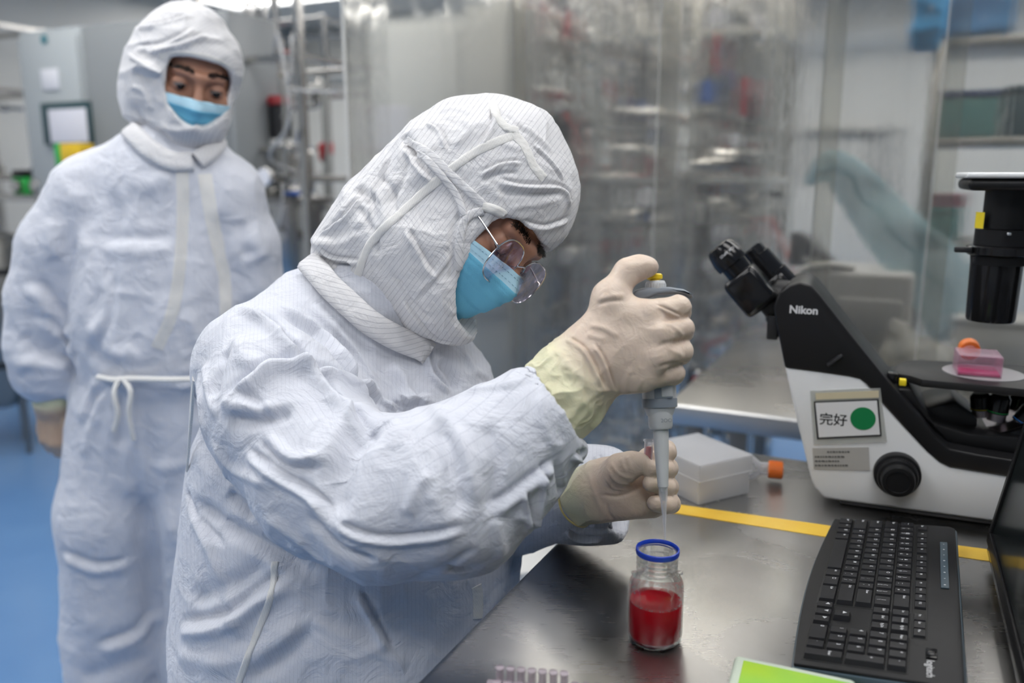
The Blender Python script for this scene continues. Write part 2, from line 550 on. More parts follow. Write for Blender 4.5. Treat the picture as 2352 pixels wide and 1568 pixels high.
def ribbon(name, tree, pts, wpx, Z, m, parent, lift=0.0006, th=0.0010, n=8, puck=0.0, taper=False):
    """a cloth tape lying on a surface"""
    P, Nn = surfline(tree, pts, n)
    if len(P) < 2: return None
    for _ in range(3):
        P[1:-1] = (P[:-2]+2*P[1:-1]+P[2:])/4; Nn[1:-1] = (Nn[:-2]+2*Nn[1:-1]+Nn[2:])/4
    Nn /= np.linalg.norm(Nn, axis=1)[:, None]
    T = np.gradient(P, axis=0); T /= np.linalg.norm(T, axis=1)[:, None]
    S = np.cross(T, Nn); S /= np.maximum(np.linalg.norm(S, axis=1), 1e-9)[:, None]
    w = wpx*Z/FPX/2; K = 7
    V = []; F = []; L = len(P)
    for i in range(L):
        ww = w*(min(1, 0.35+min(i, L-1-i)*0.25) if taper else 1)
        for j in range(K):
            u = -1+2*j/(K-1)
            q = P[i]+S[i]*u*ww
            loc, nor, _, _ = tree.find_nearest(Vector(q), 0.03)
            if loc is not None:
                hgt = (q-np.array(loc))@Nn[i]
                q = q+Nn[i]*max(0, -hgt)
            edge = 1-abs(u)**6
            q = q+Nn[i]*(lift+0.0004*sin(i*1.9+j)+puck*sin(i*2.1))
            V.append(q+Nn[i]*th*edge)
    for i in range(L):
        for j in range(K):
            V.append(np.array(V[i*K+j])-Nn[i]*(th+0.0012))
    o = L*K
    for i in range(L-1):
        for j in range(K-1):
            a = i*K+j
            F.append((a, a+1, a+K+1, a+K)); F.append((o+a, o+a+K, o+a+K+1, o+a+1))
        F.append((i*K, i*K+K, o+i*K+K, o+i*K)); a = i*K+K-1; F.append((a, o+a, o+a+K, a+K))
    for j in range(K-1):
        F.append((j, o+j, o+j+1, j+1)); a = (L-1)*K+j; F.append((a, a+1, o+a+1, o+a))
    ob = mesh_obj(name, V, F, m, parent, True, 60)
    arc_ = np.concatenate([[0], np.cumsum(np.linalg.norm(np.diff(P, axis=0), axis=1))]); arr = np.array([arc_[i]*.5+j*w/3*.8 for i in range(L) for j in range(K)]*2)
    at = ob.data.attributes.new('stripe', 'FLOAT', 'POINT'); at.data.foreach_set('value', arr.astype(np.float32))
    return ob
def setattr_f(o, name, arr):
    at = o.data.attributes.new(name, 'FLOAT', 'POINT')
    at.data.foreach_set('value', np.asarray(arr, np.float32))

# ================================================================== room frame: x along benches, y towards the back wall
TH = radians(-26.0)
E2 = np.array([cos(TH), sin(TH), 0.0]); E1 = np.array([-sin(TH), cos(TH), 0.0]); E3 = np.array([0, 0, 1.0])
RM = Matrix.Rotation(TH, 4, 'Z')
def rl(a, b, z=0.0): return a*E2+b*E1+z*E3
def toroom(P): P = np.asarray(P, float); return P@E2, P@E1, P[2]
ZB = 0.89

M_floor = mat('blue_epoxy', (0.13, 0.27, 0.52), 0.22)
_n = noise(M_floor, 1.3, 4); _r = ramp(M_floor, _n.outputs['Fac'], [(0.3, (0.11, 0.24, 0.49)), (0.7, (0.16, 0.31, 0.56))])
lk(M_floor, _r.outputs[0], bsdf(M_floor).inputs['Base Color'])
_n = noise(M_floor, 9, 4); _b = bump(M_floor, _n.outputs['Fac'], 0.25, 0.002); lk(M_floor, _b.outputs[0], bsdf(M_floor).inputs['Normal'])
M_wall = noisy('wall_panel', (0.76, 0.755, 0.72), (0.72, 0.715, 0.68), 0.45, scale=1.5)
M_ceil = mat('ceiling_panel', (0.72, 0.73, 0.72), 0.5)
M_trim = mat('white_trim', (0.78, 0.78, 0.75), 0.4)
A0, A1, B0, B1, HC = -5.6, 4.2, -3.2, 6.6, 2.75
def rbox(name, c, d, m, parent=None, bev=0.0, rot=0.0):
    b = MB(); b.box(c, d, RM @ Matrix.Identity(4), bev)
    return b.build(name, m, parent)
struct(rbox('floor', ((A0+A1)/2, (B0+B1)/2, -0.03), (A1-A0, B1-B0, 0.06), M_floor), 'glossy blue epoxy floor')
struct(rbox('ceiling', ((A0+A1)/2, (B0+B1)/2, HC+0.03), (A1-A0, B1-B0, 0.06), M_ceil))
wb = struct(rbox('wall_back', ((A0+A1)/2, B1+0.04, HC/2), (A1-A0+.2, 0.08, HC), M_wall))
struct(rbox('wall_front', ((A0+A1)/2, B0-0.04, HC/2), (A1-A0+.2, 0.08, HC), M_wall))
struct(rbox('wall_left', (A0-0.04, (B0+B1)/2, HC/2), (0.08, B1-B0, HC), M_wall))
struct(rbox('wall_right', (A1+0.04, (B0+B1)/2, HC/2), (0.08, B1-B0, HC), M_wall))
# wall panels with joints
k = 0
a = A0+0.02
while a < A1-0.1:
    w_ = min(1.16, A1-a-0.02)
    rbox('panel', (a+w_/2, B1-0.008, HC/2), (w_-0.02, 0.02, HC-0.16), M_wall, wb, 0.003)
    a += 1.16
struct(rbox('baseboard_back', ((A0+A1)/2, B1-0.025, 0.06), (A1-A0, 0.03, 0.12), M_trim))
struct(rbox('trim_1', ((A0+A1)/2, B1-0.10, 2.30), (A1-A0, 0.16, 0.12), M_trim, bev=0.02), 'white cable trunking running along the back wall')

# ceiling light panels
M_lightframe = mat('light_frame', (0.8, 0.8, 0.8), 0.35)
M_diff = mat('light_diffuser', (0.9, 0.9, 0.9), 0.5)
bsdf(M_diff).inputs['Emission Color'].default_value = (1.0, 0.985, 0.96, 1)
bsdf(M_diff).inputs['Emission Strength'].default_value = PANEL
lamp_spots = []
for i, la in enumerate((-3.4, -1.5, 0.35, 2.3)):
    for j, lb in enumerate((-0.7, 0.75, 2.2, 3.8)):
        if (la, lb) in ((2.3, -0.7), (2.3, 0.75)): continue
        lamp_spots.append((la, lb))
lamp_spots.append((-0.55, 4.9)); lamp_spots.append((-2.6, 5.2)); lamp_spots.append((-4.6, 5.2)); lamp_spots.append((1.4, 5.2))
first = None
for (la, lb) in lamp_spots:
    L = thing('ceiling_light', 'rectangular white light panel set in the clean-room ceiling', 'light', rl(la, lb, HC-0.03), TH, 'ceiling light panels')
    if first is None:
        b = MB()
        for sx in (-1, 1):
            b.box((sx*0.61, 0, 0.005), (0.03, 0.66, 0.05)); b.box((0, sx*0.315, 0.005), (1.2, 0.03, 0.05))
        f1 = b.build('frame', M_lightframe, L)
        b = MB(); b.box((0, 0, 0.01), (1.19, 0.6, 0.015)); f2 = b.build('diffuser', M_diff, L)
        first = (f1, f2)
    else:
        for f in first:
            c = f.copy(); COL.objects.link(c); c.parent = L

# ------------------------------------------------------------------ steel work bench
M_bench = mat('brushed_steel_top', (0.56, 0.545, 0.53), 0.25, 1.0)
_b = bsdf(M_bench)
_g = nd(M_bench, 'ShaderNodeNewGeometry').outputs['Position']
_n1 = noise(M_bench, 5, 5, 0.6, 0.6, _g)
_n2 = noise(M_bench, 1, 4, 0.6, 0.0, _g, (30, 420, 1, 0.5))
_n3 = noise(M_bench, 1, 3, 0.6, 0.0, _g, (300, 25, 1, -0.35))
_a = nd(M_bench, 'ShaderNodeMath', operation='MULTIPLY_ADD'); _a.inputs[1].default_value = 0.34; _a.inputs[2].default_value = 0.06
lk(M_bench, _n1.outputs['Fac'], _a.inputs[0])
_a2 = nd(M_bench, 'ShaderNodeMath', operation='MULTIPLY_ADD'); _a2.inputs[1].default_value = 0.06
lk(M_bench, _n2.outputs['Fac'], _a2.inputs[0]); lk(M_bench, _a.outputs[0], _a2.inputs[2])
lk(M_bench, _a2.outputs[0], _b.inputs['Roughness'])
_r = ramp(M_bench, _n1.outputs['Fac'], [(0.3, (0.50, 0.485, 0.465)), (0.7, (0.62, 0.61, 0.60))])
lk(M_bench, _r.outputs[0], _b.inputs['Base Color'])
_b1 = bump(M_bench, _n2.outputs['Fac'], 0.012, 0.0001); _b2 = bump(M_bench, _n3.outputs['Fac'], 0.010, 0.0001, _b1)
_n4 = noise(M_bench, 3.2, 2, 0.5, 0.3, _g); _b3 = bump(M_bench, _n4.outputs['Fac'], 0.05, 0.004, _b2)
lk(M_bench, _b3.outputs[0], _b.inputs['Normal'])
M_steel = steel('stainless', (0.58, 0.56, 0.53), 0.2)
M_steeld = steel('stainless_dull', (0.30, 0.29, 0.275), 0.35)

bc = toroom((0.2705, 1.470, 0))           # far left corner of the bench
BA, BB = bc[0], bc[1]
bench = thing('work_bench', 'stainless steel work bench holding the microscope and red bottle', 'bench', rl(BA+1.0, BB-0.6, 0), TH)
def blk(name, c, d, m, parent, bev=0.0, seg=3):
    b = MB(); b.box(c, d, None, bev, seg); return b.build(name, m, parent)
blk('worktop', (0, 0, ZB-0.021), (2.0, 1.2, 0.042), M_bench, bench, 0.012, 4)
for sx in (-1, 1):
    for sy in (-1, 1):
        b = MB(); b.cyl((sx*0.92, sy*0.52, 0.03), (sx*0.92, sy*0.52, ZB-0.042), 0.021); lg = b.build('leg', M_steel, bench)
        b = MB(); b.cyl((sx*0.92, sy*0.52, 0.0), (sx*0.92, sy*0.52, 0.04), 0.028, 0.02); b.build('foot', M_steeld, lg)
blk('under_shelf', (0, 0, 0.25), (1.84, 1.04, 0.02), M_steeld, bench, 0.004)

# yellow floor-marking tape stuck across the top
M_tape = noisy('yellow_tape', (0.83, 0.50, 0.045), (0.88, 0.58, 0.07), 0.33, scale=20)
up_ = [(1200, 1117), (1380, 1136), (1560, 1158), (1895, 1205), (2180, 1249), (2352, 1272)]
dn_ = [(1200, 1134), (1380, 1154), (1560, 1179), (1895, 1232), (2180, 1274), (2352, 1300)]
V = []; F = []
U = [onz(x, y, ZB+0.0006) for x, y in up_]; D_ = [onz(x, y, ZB+0.0006) for x, y in dn_]
for p, q in zip(U, D_): V += [p, q]
for p, q in zip(U, D_): V += [p-[0, 0, .0006], q-[0, 0, .0006]]
n_ = len(U)
for i in range(n_-1):
    F.append((2*i, 2*i+1, 2*i+3, 2*i+2))
    o = 2*n_; F.append((2*i+1, o+2*i+1, o+2*i+3, 2*i+3)); F.append((2*i, 2*i+2, o+2*i+2, o+2*i))
tp = mesh_obj('marking_tape', V, F, M_tape, None, False)
tag(tp, 'yellow tape strip stuck across the steel bench top behind the bottle', 'tape')

# ------------------------------------------------------------------ second steel table behind the curtain
tc = toroom(onz(1528, 930, 0.85))
TA, TB = tc[0], tc[1]
tab2 = thing('steel_table', 'stainless steel table standing under the clear curtain', 'table', rl(TA, TB, 0), TH)
M_tab2 = steel('table_steel', (0.62, 0.61, 0.59), 0.28, 4)
blk('tabletop', (0.95, 0.55, 0.83), (1.9, 1.1, 0.05), M_tab2, tab2, 0.008)
for x in (0.06, 0.16, 0.95, 1.84):
    for y in (0.06, 1.04):
        if x == 0.16 and y > 0.5: continue
        blk('leg', (x, y, 0.4), (0.04, 0.04, 0.8), M_steeld, tab2, 0.003)
blk('cross_rail', (0.95, 0.06, 0.16), (1.8, 0.03, 0.03), M_steeld, tab2, 0.003)
blk('cross_rail', (0.95, 1.04, 0.16), (1.8, 0.03, 0.03), M_steeld, tab2, 0.003)

# ------------------------------------------------------------------ clear soft curtain in overlapping sheets
M_pvc = bpy.data.materials.new('clear_pvc'); M_pvc.use_nodes = True
nt = M_pvc.node_tree; nt.nodes.clear()
out = nt.nodes.new('ShaderNodeOutputMaterial')
tr = nt.nodes.new('ShaderNodeBsdfTransparent'); tr.inputs[0].default_value = (0.95, 0.94, 0.91, 1)
rf = nt.nodes.new('ShaderNodeBsdfRefraction'); rf.inputs['IOR'].default_value = 1.12; rf.inputs['Roughness'].default_value = 0.15
rf.inputs[0].default_value = (0.96, 0.95, 0.92, 1)
df = nt.nodes.new('ShaderNodeBsdfTranslucent'); df.inputs[0].default_value = (0.8, 0.82, 0.82, 1)
df2 = nt.nodes.new('ShaderNodeBsdfDiffuse'); df2.inputs[0].default_value = (0.8, 0.82, 0.82, 1)
gl = nt.nodes.new('ShaderNodeBsdfGlossy'); gl.inputs['Roughness'].default_value = 0.12
def mixs(a, b, f):
    m = nt.nodes.new('ShaderNodeMixShader'); m.inputs[0].default_value = f
    nt.links.new(a, m.inputs[1]); nt.links.new(b, m.inputs[2]); return m.outputs[0]
m1 = mixs(tr.outputs[0], rf.outputs[0], 0.62)
m2 = mixs(m1, mixs(df.outputs[0], df2.outputs[0], 0.5), 0.07)
m3 = mixs(m2, gl.outputs[0], 0.055)
nt.links.new(m3, out.inputs[0])
_n = noise(M_pvc, 1, 4, 0.55, 0.3, None, (34, 34, 2.0))
_n2 = noise(M_pvc, 1, 3, 0.55, 0.8, None, (16, 16, 9))
_b1 = bump(M_pvc, _n.outputs['Fac'], 0.9, 0.010); _b2 = bump(M_pvc, _n2.outputs['Fac'], 0.5, 0.006, _b1)
for s_ in (rf, gl): nt.links.new(_b2.outputs[0], s_.inputs['Normal'])
CB = 2.15
curt = thing('strip_curtain', 'clear plastic curtain of overlapping sheets hanging behind the seated person', 'curtain')
def curt_a(px):                    # room x where a pixel column meets the curtain plane
    P = onplane(px, 600, rl(0, CB, 1), E1); return toroom(P)[0]
seams = [803, 1205, 1540, 1905, 2175, 2480]
M_edge = mat('curtain_edge', (0.78, 0.78, 0.74), 0.3, **{'Alpha': 0.5})
for i in range(5):
    a0 = curt_a(seams[i])-(0.045 if i else 0); a1 = curt_a(seams[i+1])
    z0 = 0.03 if i < 2 else 0.862
    nx, nz = 36, 24; V = []; F = []
    ph = rng.uniform(0, 6); b_off = 0.012*(i % 2)
    for side in (0, 1):
        for q in range(nz+1):
            for p in range(nx+1):
                u = p/nx; v = q/nz; aa = a0+(a1-a0)*u
                z = z0+(2.62-z0)*v
                d = 0.009*sin(aa*21+ph+0.8*v)+0.004*sin(aa*55+2*v+ph*2)+0.010*(1-v)*sin(aa*9+ph)
                V.append(rl(aa, CB+b_off+d+side*0.0016, z))
    n1_ = (nx+1)*(nz+1)
    for q in range(nz):
        for p in range(nx):
            a_ = q*(nx+1)+p
            F.append((a_, a_+1, a_+nx+2, a_+nx+1)); F.append((n1_+a_, n1_+a_+nx+1, n1_+a_+nx+2, n1_+a_+1))
    for q in range(nz):
        a_ = q*(nx+1); F.append((a_, a_+nx+1, n1_+a_+nx+1, n1_+a_)); a_ += nx; F.append((a_, n1_+a_, n1_+a_+nx+1, a_+nx+1))
    sh = mesh_obj('sheet', V, F, M_pvc, curt, True, 60)
    # welded edge bead
    b = MB(); b.tube([rl(a0, CB+b_off+0.009*sin(a0*21+ph+0.8*v)+0.004*sin(a0*55+2*v+ph*2)+0.010*(1-v)*sin(a0*9+ph), z0+(2.62-z0)*v) for v in np.linspace(0, 1, 12)], 0.0018 if i else 0.0065, 6)
    b.build('edge_bead', M_edge if i else mat('curtain_hem', (.80, .79, .75), .3), sh)
b = MB(); b.cyl(rl(curt_a(760), CB, 2.64), rl(curt_a(2520), CB, 2.64), 0.016); b.build('rail', M_steel, curt)
for aa in (curt_a(900), curt_a(1600), curt_a(2300)):
    b = MB(); b.cyl(rl(aa, CB, 2.64), rl(aa, CB, HC), 0.006); b.build('hanger', M_steel, curt)

# ------------------------------------------------------------------ plant in the background
M_white = mat('white_plastic', (0.78, 0.78, 0.76), 0.4)
M_black = mat('black_plastic', (0.015, 0.015, 0.017), 0.4)
M_red = mat('red_plastic', (0.45, 0.02, 0.03), 0.35)
M_redhose = mat('red_hose', (0.62, 0.10, 0.08), 0.4)
M_blue = mat('blue_plastic', (0.04, 0.12, 0.4), 0.35)
M_green = mat('green_plastic', (0.03, 0.45, 0.08), 0.35)
M_yellow = mat('yellow_plastic', (0.85, 0.55, 0.03), 0.4)
M_dial = mat('dial_face', (0.8, 0.8, 0.84), 0.35)
M_hose = mat('silicone_hose', (0.62, 0.62, 0.62), 0.25, **{'Transmission Weight': 0.35})
M_cab = mat('grey_cabinet', (0.42, 0.45, 0.46), 0.4)
M_cab2 = mat('light_cabinet', (0.60, 0.61, 0.59), 0.4)

def gauge(parent, p, r, n):
    """round pressure gauge looking along n"""
    n = Vector(n).normalized(); p = Vector(p)
    b = MB(); b.cyl(p, p+n*0.03, r, r, 18, 0.004); g = b.build('gauge', M_steel, parent)
    b = MB(); b.cyl(p+n*0.0301, p+n*0.032, r*0.86, r*0.86, 18); d = b.build('dial', M_dial, g)
    return g
def pipe(parent, pts, r, m, name='pipe'):
    P = [Vector(p) for p in pts]; out = [P[0]]
    rad = r*2.6
    for i in range(1, len(P)-1):
        a = (P[i-1]-P[i]); c = (P[i+1]-P[i])
        rr = min(rad, a.length*0.45, c.length*0.45); a.normalize(); c.normalize()
        s0 = P[i]+a*rr; s1 = P[i]+c*rr
        for t in (0, .33, .66, 1): out.append(s0*(1-t)**2+P[i]*2*t*(1-t)+s1*t*t)
    out.append(P[-1])
    b = MB(); b.tube(out, r, 9); return b.build(name, m, parent)
def clamp_(parent, p, ax, r):
    ax = Vector(ax); p = Vector(p)
    b = MB(); b.cyl(p-ax*0.009, p+ax*0.009, r*1.75, r*1.75, 14, 0.003); return b.build('clamp', M_steel, parent)
def valve(parent, p, ax, r, m):
    ax = Vector(ax); p = Vector(p)
    b = MB(); b.cyl(p-ax*r*1.6, p+ax*r*1.6, r*1.5, r*1.5, 12, r*.3)
    o = Vector((0, -1, 0)) if abs(ax.y) < .5 else Vector((1, 0, 0))
    b.cyl(p, p+o*r*2.6, r*.6, r*.6, 8); v = b.build('valve', M_steel, parent)
    h = MB(); h.box(p+o*r*2.8+ax*r*2.2, (r*1.2, r*1.0, r*1.2) if 0 else (r*1.1+abs(ax.x)*r*5, r*.9, r*1.1+abs(ax.z)*r*5), None, r*.3)
    h.build('handle', m, v); return v

def skid(a, b_, w, d, label, seed, vr=0.16, vz=0.95, vh=0.5, npipe=14, motor=True, hoses=5, top=2.25, group='piped steel bioreactor skids'):
    R = random.Random(seed)
    T = thing('bioreactor', label, 'bioreactor', rl(a, b_, 0), TH, group)
    for sx in (-1, 1):
        for sy in (-1, 1):
            b = MB(); b.box((sx*w/2, sy*d/2, top/2), (0.035, 0.035, top), None, 0.003, 1); b.build('frame_post', M_steel, T)
    for z in (0.25, 0.78, 1.35, 1.86, top-0.02):
        for sy in (-1, 1):
            b = MB(); b.box((0, sy*d/2, z), (w-.035, 0.028, 0.028), None, 0.003, 1); b.build('frame_rail', M_steel, T)
        for sx in (-1, 1):
            b = MB(); b.box((sx*w/2, 0, z), (0.028, d-.035, 0.028), None, 0.003, 1); b.build('frame_rail', M_steel, T)
    # vessel
    vx = R.uniform(-0.12, 0.12)*w; vy = -d*0.18
    z0 = vz; z1 = vz+vh
    b = MB()
    prof = [(0.02, z0-vr*.55), (vr*.5, z0-vr*.45), (vr*.85, z0-vr*.22), (vr, z0), (vr, z1), (vr*1.12, z1), (vr*1.12, z1+.02), (vr*1.0, z1+.02), (vr*.96, z1+.04), (vr*.6, z1+.085), (vr*.2, z1+.1), (0.0, z1+.1)]
    b.lathe(prof, Matrix.Translation((vx, vy, 0)), 28); ves = b.build('vessel', M_steel, T)
    b = MB(); b.lathe([(vr*1.13, z1+.022), (vr*1.17, z1+.022), (vr*1.17, z1+.045), (vr*1.0, z1+.05)], Matrix.Translation((vx, vy, 0)), 28); b.build('lid_ring', M_steeld, ves)
    for k_ in range(3):
        an = 2*pi*k_/3+0.5
        pipe(T, [(vx+vr*.9*cos(an), vy+vr*.9*sin(an), z0), (vx+vr*.95*cos(an), vy+vr*.95*sin(an), 0.78)], 0.014, M_steel, 'vessel_leg')
    if motor:
        b = MB(); b.cyl((vx, vy, z1+.1), (vx, vy, z1+.30), 0.022, 0.022, 14); b.cyl((vx, vy, z1+.28), (vx, vy, z1+.31), 0.06, 0.05, 16)
        mo = b.build('agitator_column', M_white, T)
        b = MB(); b.cyl((vx, vy, z1+.31), (vx, vy, z1+.46), 0.052, 0.052, 18, 0.006); b.build('motor', M_black, mo)
        b = MB(); b.cyl((vx, vy, z1+.46), (vx, vy, z1+.50), 0.058, 0.054, 18, 0.008); b.build('motor_cap', M_red, mo)
    for k_ in range(4):                       # ports on the vessel and lid
        an = R.uniform(-2.8, -0.3); zz = R.uniform(z0+.05, z1-.05)
        p0 = Vector((vx+vr*cos(an), vy+vr*sin(an), zz)); dv = Vector((cos(an), sin(an), 0))
        b = MB(); b.cyl(p0-dv*.01, p0+dv*.05, 0.016, 0.016, 10); b.cyl(p0+dv*.05, p0+dv*.065, 0.026, 0.026, 12); b.build('port', M_steel, ves)
    gauge(T, (vx+vr*.5, vy-vr*1.05, z1+.14), 0.042, (0, -1, 0)); gauge(T, (vx-vr*.3, vy-vr*1.02, z0+vh*.6), 0.03, (0, -1, 0))
    # piping
    for k_ in range(npipe):
        x = R.uniform(-w/2, w/2); y = R.uniform(-d/2, -d*0.05); z = R.uniform(0.3, top-.1); r = R.choice((0.009, 0.013, 0.018))
        pts = [(x, y, z)]; ax = R.choice('xz')
        for s_ in range(R.choice((2, 3, 4))):
            if ax == 'x': x = R.uniform(-w/2, w/2); ax = 'z'
            elif ax == 'z': z = max(0.15, min(top, z+R.uniform(-.7, .7))); ax = R.choice('xxy')
            else: y = R.uniform(-d/2, d*.3); ax = R.choice('xz')
            q = (x, y, z)
            if (Vector(q)-Vector(pts[-1])).length > 0.06: pts.append(q)
        if len(pts) < 2: continue
        pipe(T, pts, r, R.choice((M_steel, M_steel, M_steeld)))
        for i in range(len(pts)-1):
            A_, B_ = Vector(pts[i]), Vector(pts[i+1]); L_ = (B_-A_).length
            if L_ < .12: continue
            axv = (B_-A_)/L_
            clamp_(T, A_+axv*L_*.3, axv, r)
            if R.random() < .6: valve(T, A_+axv*L_*R.uniform(.45, .75), axv, r*1.2, R.choice((M_red, M_blue, M_black, M_black, M_steel, M_redhose)))
        if R.random() < .35: gauge(T, Vector(pts[-1])+Vector((0, -.02, 0)), R.uniform(.025, .04), (0, -1, 0))
    for k_ in range(hoses):
        x = R.uniform(-w*.45, w*.45); z = R.uniform(.8, 1.9); y = -d/2-R.uniform(0, .08)
        rr_ = R.uniform(.08, .22)
        pts = smoothcurve([(x, y+.1, z), (x+rr_*.6, y, z+rr_*R.uniform(-.3, .6)), (x+rr_*R.uniform(.4, 1.4), y-.02, z-rr_*1.2), (x+R.uniform(-.1, .1), y, z-rr_*2), (x+R.uniform(-.2, .2), y+.12, z-rr_*R.uniform(1.2, 2.5))], 6)
        b = MB(); b.tube(pts, R.choice((.006, .008)), 8); b.build('hose', R.choice((M_hose, M_hose, M_hose, M_hose, M_redhose)), T)
    # small instruments
    for k_ in range(16):
        x = R.uniform(-w/2, w/2); z = R.uniform(.4, 1.7); y = -d/2+R.uniform(0, .2); s_ = R.uniform(.02, .045)
        b = MB()
        if R.random() < .5: b.box((x, y, z), (s_*2, s_*1.4, s_*2.4), None, .006)
        else: b.cyl((x, y, z-s_), (x, y, z+s_), s_*.8, s_*.6, 12, .004)
        b.build('instrument', R.choice((M_black, M_black, M_steel, M_white, M_blue, M_red, M_steeld)), T)
    return T
def at(px, b_):                    # room x of a pixel column at room depth b_
    return toroom(onplane(px, 500, rl(0, b_, 1), E1))[0]
SK = [(-90, 62, 3.3, 'steel bioreactor skid at the left edge beside the grey cabinet', 3, .17, .75, .62),
      (566, 800, 3.15, 'steel bioreactor with red-capped motor beside the standing person', 5, .20, .80, .42),
      (1185, 1392, 3.3, 'dark piped bioreactor behind the curtain above the seated head', 11, .17, .7, .5),
      (1400, 1596, 3.3, 'piped bioreactor behind the curtain above the pipette', 16, .17, .65, .5),
      (1604, 1792, 3.3, 'piped bioreactor behind the curtain beside the pale wall', 21, .15, .8, .4),
      (560, 830, 4.2, 'bioreactor in the back row seen past the one with the red-capped motor', 31, .2, .7, .5),
      (1180, 1470, 4.2, 'bioreactor in the back row behind the dark piped one', 37, .22, .7, .6),
      (1478, 1800, 4.2, 'bioreactor in the back row nearest the pale wall', 41, .22, .7, .6)]
for p0_, p1_, b_, lab, sd, vr_, vz_, vh_ in SK:
    aa0, aa1 = at(p0_, b_), at(p1_, b_)
    skid((aa0+aa1)/2, b_, aa1-aa0-.06, .50, lab, sd, min(vr_, (aa1-aa0)*.36), vz_, vh_, npipe=40 if p0_ > 1000 else 20, hoses=6, motor=p0_ in (566, 1185))
SK = None

def cabinet(a, b_, w, d, h, m, label, panel=True, paper=True, screen=True, lean=0.0):
    T = thing('control_cabinet', label, 'cabinet', rl(a, b_, 0), TH)
    b = MB(); b.box((0, d/2, h/2+.04), (w, d, h-.08), None, .01); b.build('body', m, T)
    b = MB(); b.box((0, d/2, .04), (w*.96, d*.96, .08)); b.build('plinth', M_steeld, T)
    b = MB(); b.box((0, -.008, h*.70+.02), (w*.94, .016, h*.54), None, .004); dr = b.build('door', m, T)
    b = MB(); b.box((w*.38, -.028, h*.66), (.015, .025, .09), None, .004); b.build('handle', M_black, dr)
    if screen:
        b = MB(); b.box((-.0, -.02, h*.55), (w*.74, .03, w*.80), None, .006); s_ = b.build('screen_bezel', mat('dark_teal_bezel', (.03, .07, .08), .4), T)
        b = MB(); b.box((-.0, -.037, h*.55-.01), (w*.62, .005, w*.62))
        b.build('screen', mat('screen_face', (.55, .55, .60), .3, **{'Emission Color': (.6, .6, .68, 1), 'Emission Strength': .25}), s_)
    if paper:
        b = MB(); b.box((-w*.22, -.018, h*.80), (w*.36, .003, w*.42)); b.build('notice', mat('paper_white', (.72, .72, .76), .7), T)
    return T
def zof(px, py, b_):
    return onplane(px, py, rl(0, b_, 1), E1)[2]
b_ = 2.80
a0, a1 = at(88, b_), at(226, b_)
c1 = cabinet((a0+a1)/2, b_, a1-a0, .25, zof(150, 62, b_), M_cab, 'tall grey control cabinet with a blue-edged screen, left of the standing person', screen=False, paper=False)
w_ = a1-a0
# logo dot, notice and screen set where they hang
def onface(name, x0, y0, x1, y1, m, parent, t=.006, off=.02):
    P = [onplane(x, y, rl(0, b_-off, 1), E1) for x, y in ((x0, y0), (x1, y1))]
    A_, B_ = toroom(P[0]), toroom(P[1])
    b = MB(); b.box(((A_[0]+B_[0])/2-(a0+a1)/2, -off, (A_[2]+B_[2])/2), (B_[0]-A_[0], t, A_[2]-B_[2]), None, .002)
    return b.build(name, m, parent)
onface('notice', 93, 160, 137, 205, mat('paper_white', (.72, .72, .76), .7), c1)
bz = onface('screen_bezel', 98, 238, 216, 330, mat('dark_teal_bezel', (.03, .07, .08), .4), c1, .03, .022)
onface('screen', 110, 252, 204, 326, mat('screen_face', (.55, .55, .60), .3, **{'Emission Color': (.6, .6, .68, 1), 'Emission Strength': .25}), bz, .004, .040)
b = MB(); P = toroom(onplane(101, 90, rl(0, b_-.02, 1), E1)); b.cyl((P[0]-(a0+a1)/2, -.018, P[2]), (P[0]-(a0+a1)/2, -.021, P[2]), .022, .022, 16); b.build('badge', mat('teal_badge', (.05, .2, .24), .4), c1)
a2_, a3_ = at(226, b_)+.008, at(552, b_)
c2 = cabinet((a2_+a3_)/2, b_, a3_-a2_, .3, zof(400, 42, b_+.05), mat('grey_cabinet_shaded', (.27, .285, .29), .4), 'wide grey cabinet directly behind the standing person head', screen=False, paper=False)  # cabinet face in shadow: the shade is put into a darker grey
b3 = 2.70
a4, a5 = at(862, b3), at(1062, b3)
c3 = cabinet((a4+a5)/2, b3, a5-a4, .3, zof(960, 40, b3), M_cab2, 'pale cabinet with a grey screen seen through the clear curtain', True, True, True)
a6, a7 = at(1062, b3)+.008, at(1172, b3)
c4 = cabinet((a6+a7)/2, b3, a7-a6, .3, zof(1100, 20, b3+.1), mat('pale_cabinet', (.52, .52, .49), .4), 'narrow plain pale cabinet beside the one with the grey screen', True, False, False)

# steel cart at the far left with small equipment
ct = toroom(ony(40, 455, 4.3)); cart = thing('steel_cart', 'steel cart at the left edge behind the standing person', 'cart', rl(toroom(onplane(80, 455, rl(0, ct[1], 1), E1))[0]-.45, ct[1], 0), TH)
zc = ct[2]
blk('top_shelf', (0, .2, zc), (.9, .36, .03), M_steel, cart, .005); blk('cross_bar', (0, .2, .35), (.84, .02, .02), M_steel, cart, .003)
for sx in (-1, 1):
    for sy in (-.15, .15):
        b = MB(); b.cyl((sx*.42, .2+sy, 0.06), (sx*.42, .2+sy, zc), .015); b.build('post', M_steel, cart)
        b = MB(); b.cyl((sx*.42-.01, .2+sy, .03), (sx*.42+.01, .2+sy, .03), .03, n=14); b.build('caster', M_black, cart)
tq = toroom(onplane(0, 600, rl(0, 2.5, 1), E1)); TK = thing('steel_tank', 'dark steel tank on legs at the far left edge below the cart', 'tank', rl(tq[0]-.10, 2.5, 0), TH)
b = MB(); b.lathe([(.02, .22), (.12, .26), (.17, .34), (.17, 1.02), (.14, 1.08), (.05, 1.11), (0, 1.11)], None, 28); b.build('shell', M_steeld, TK)
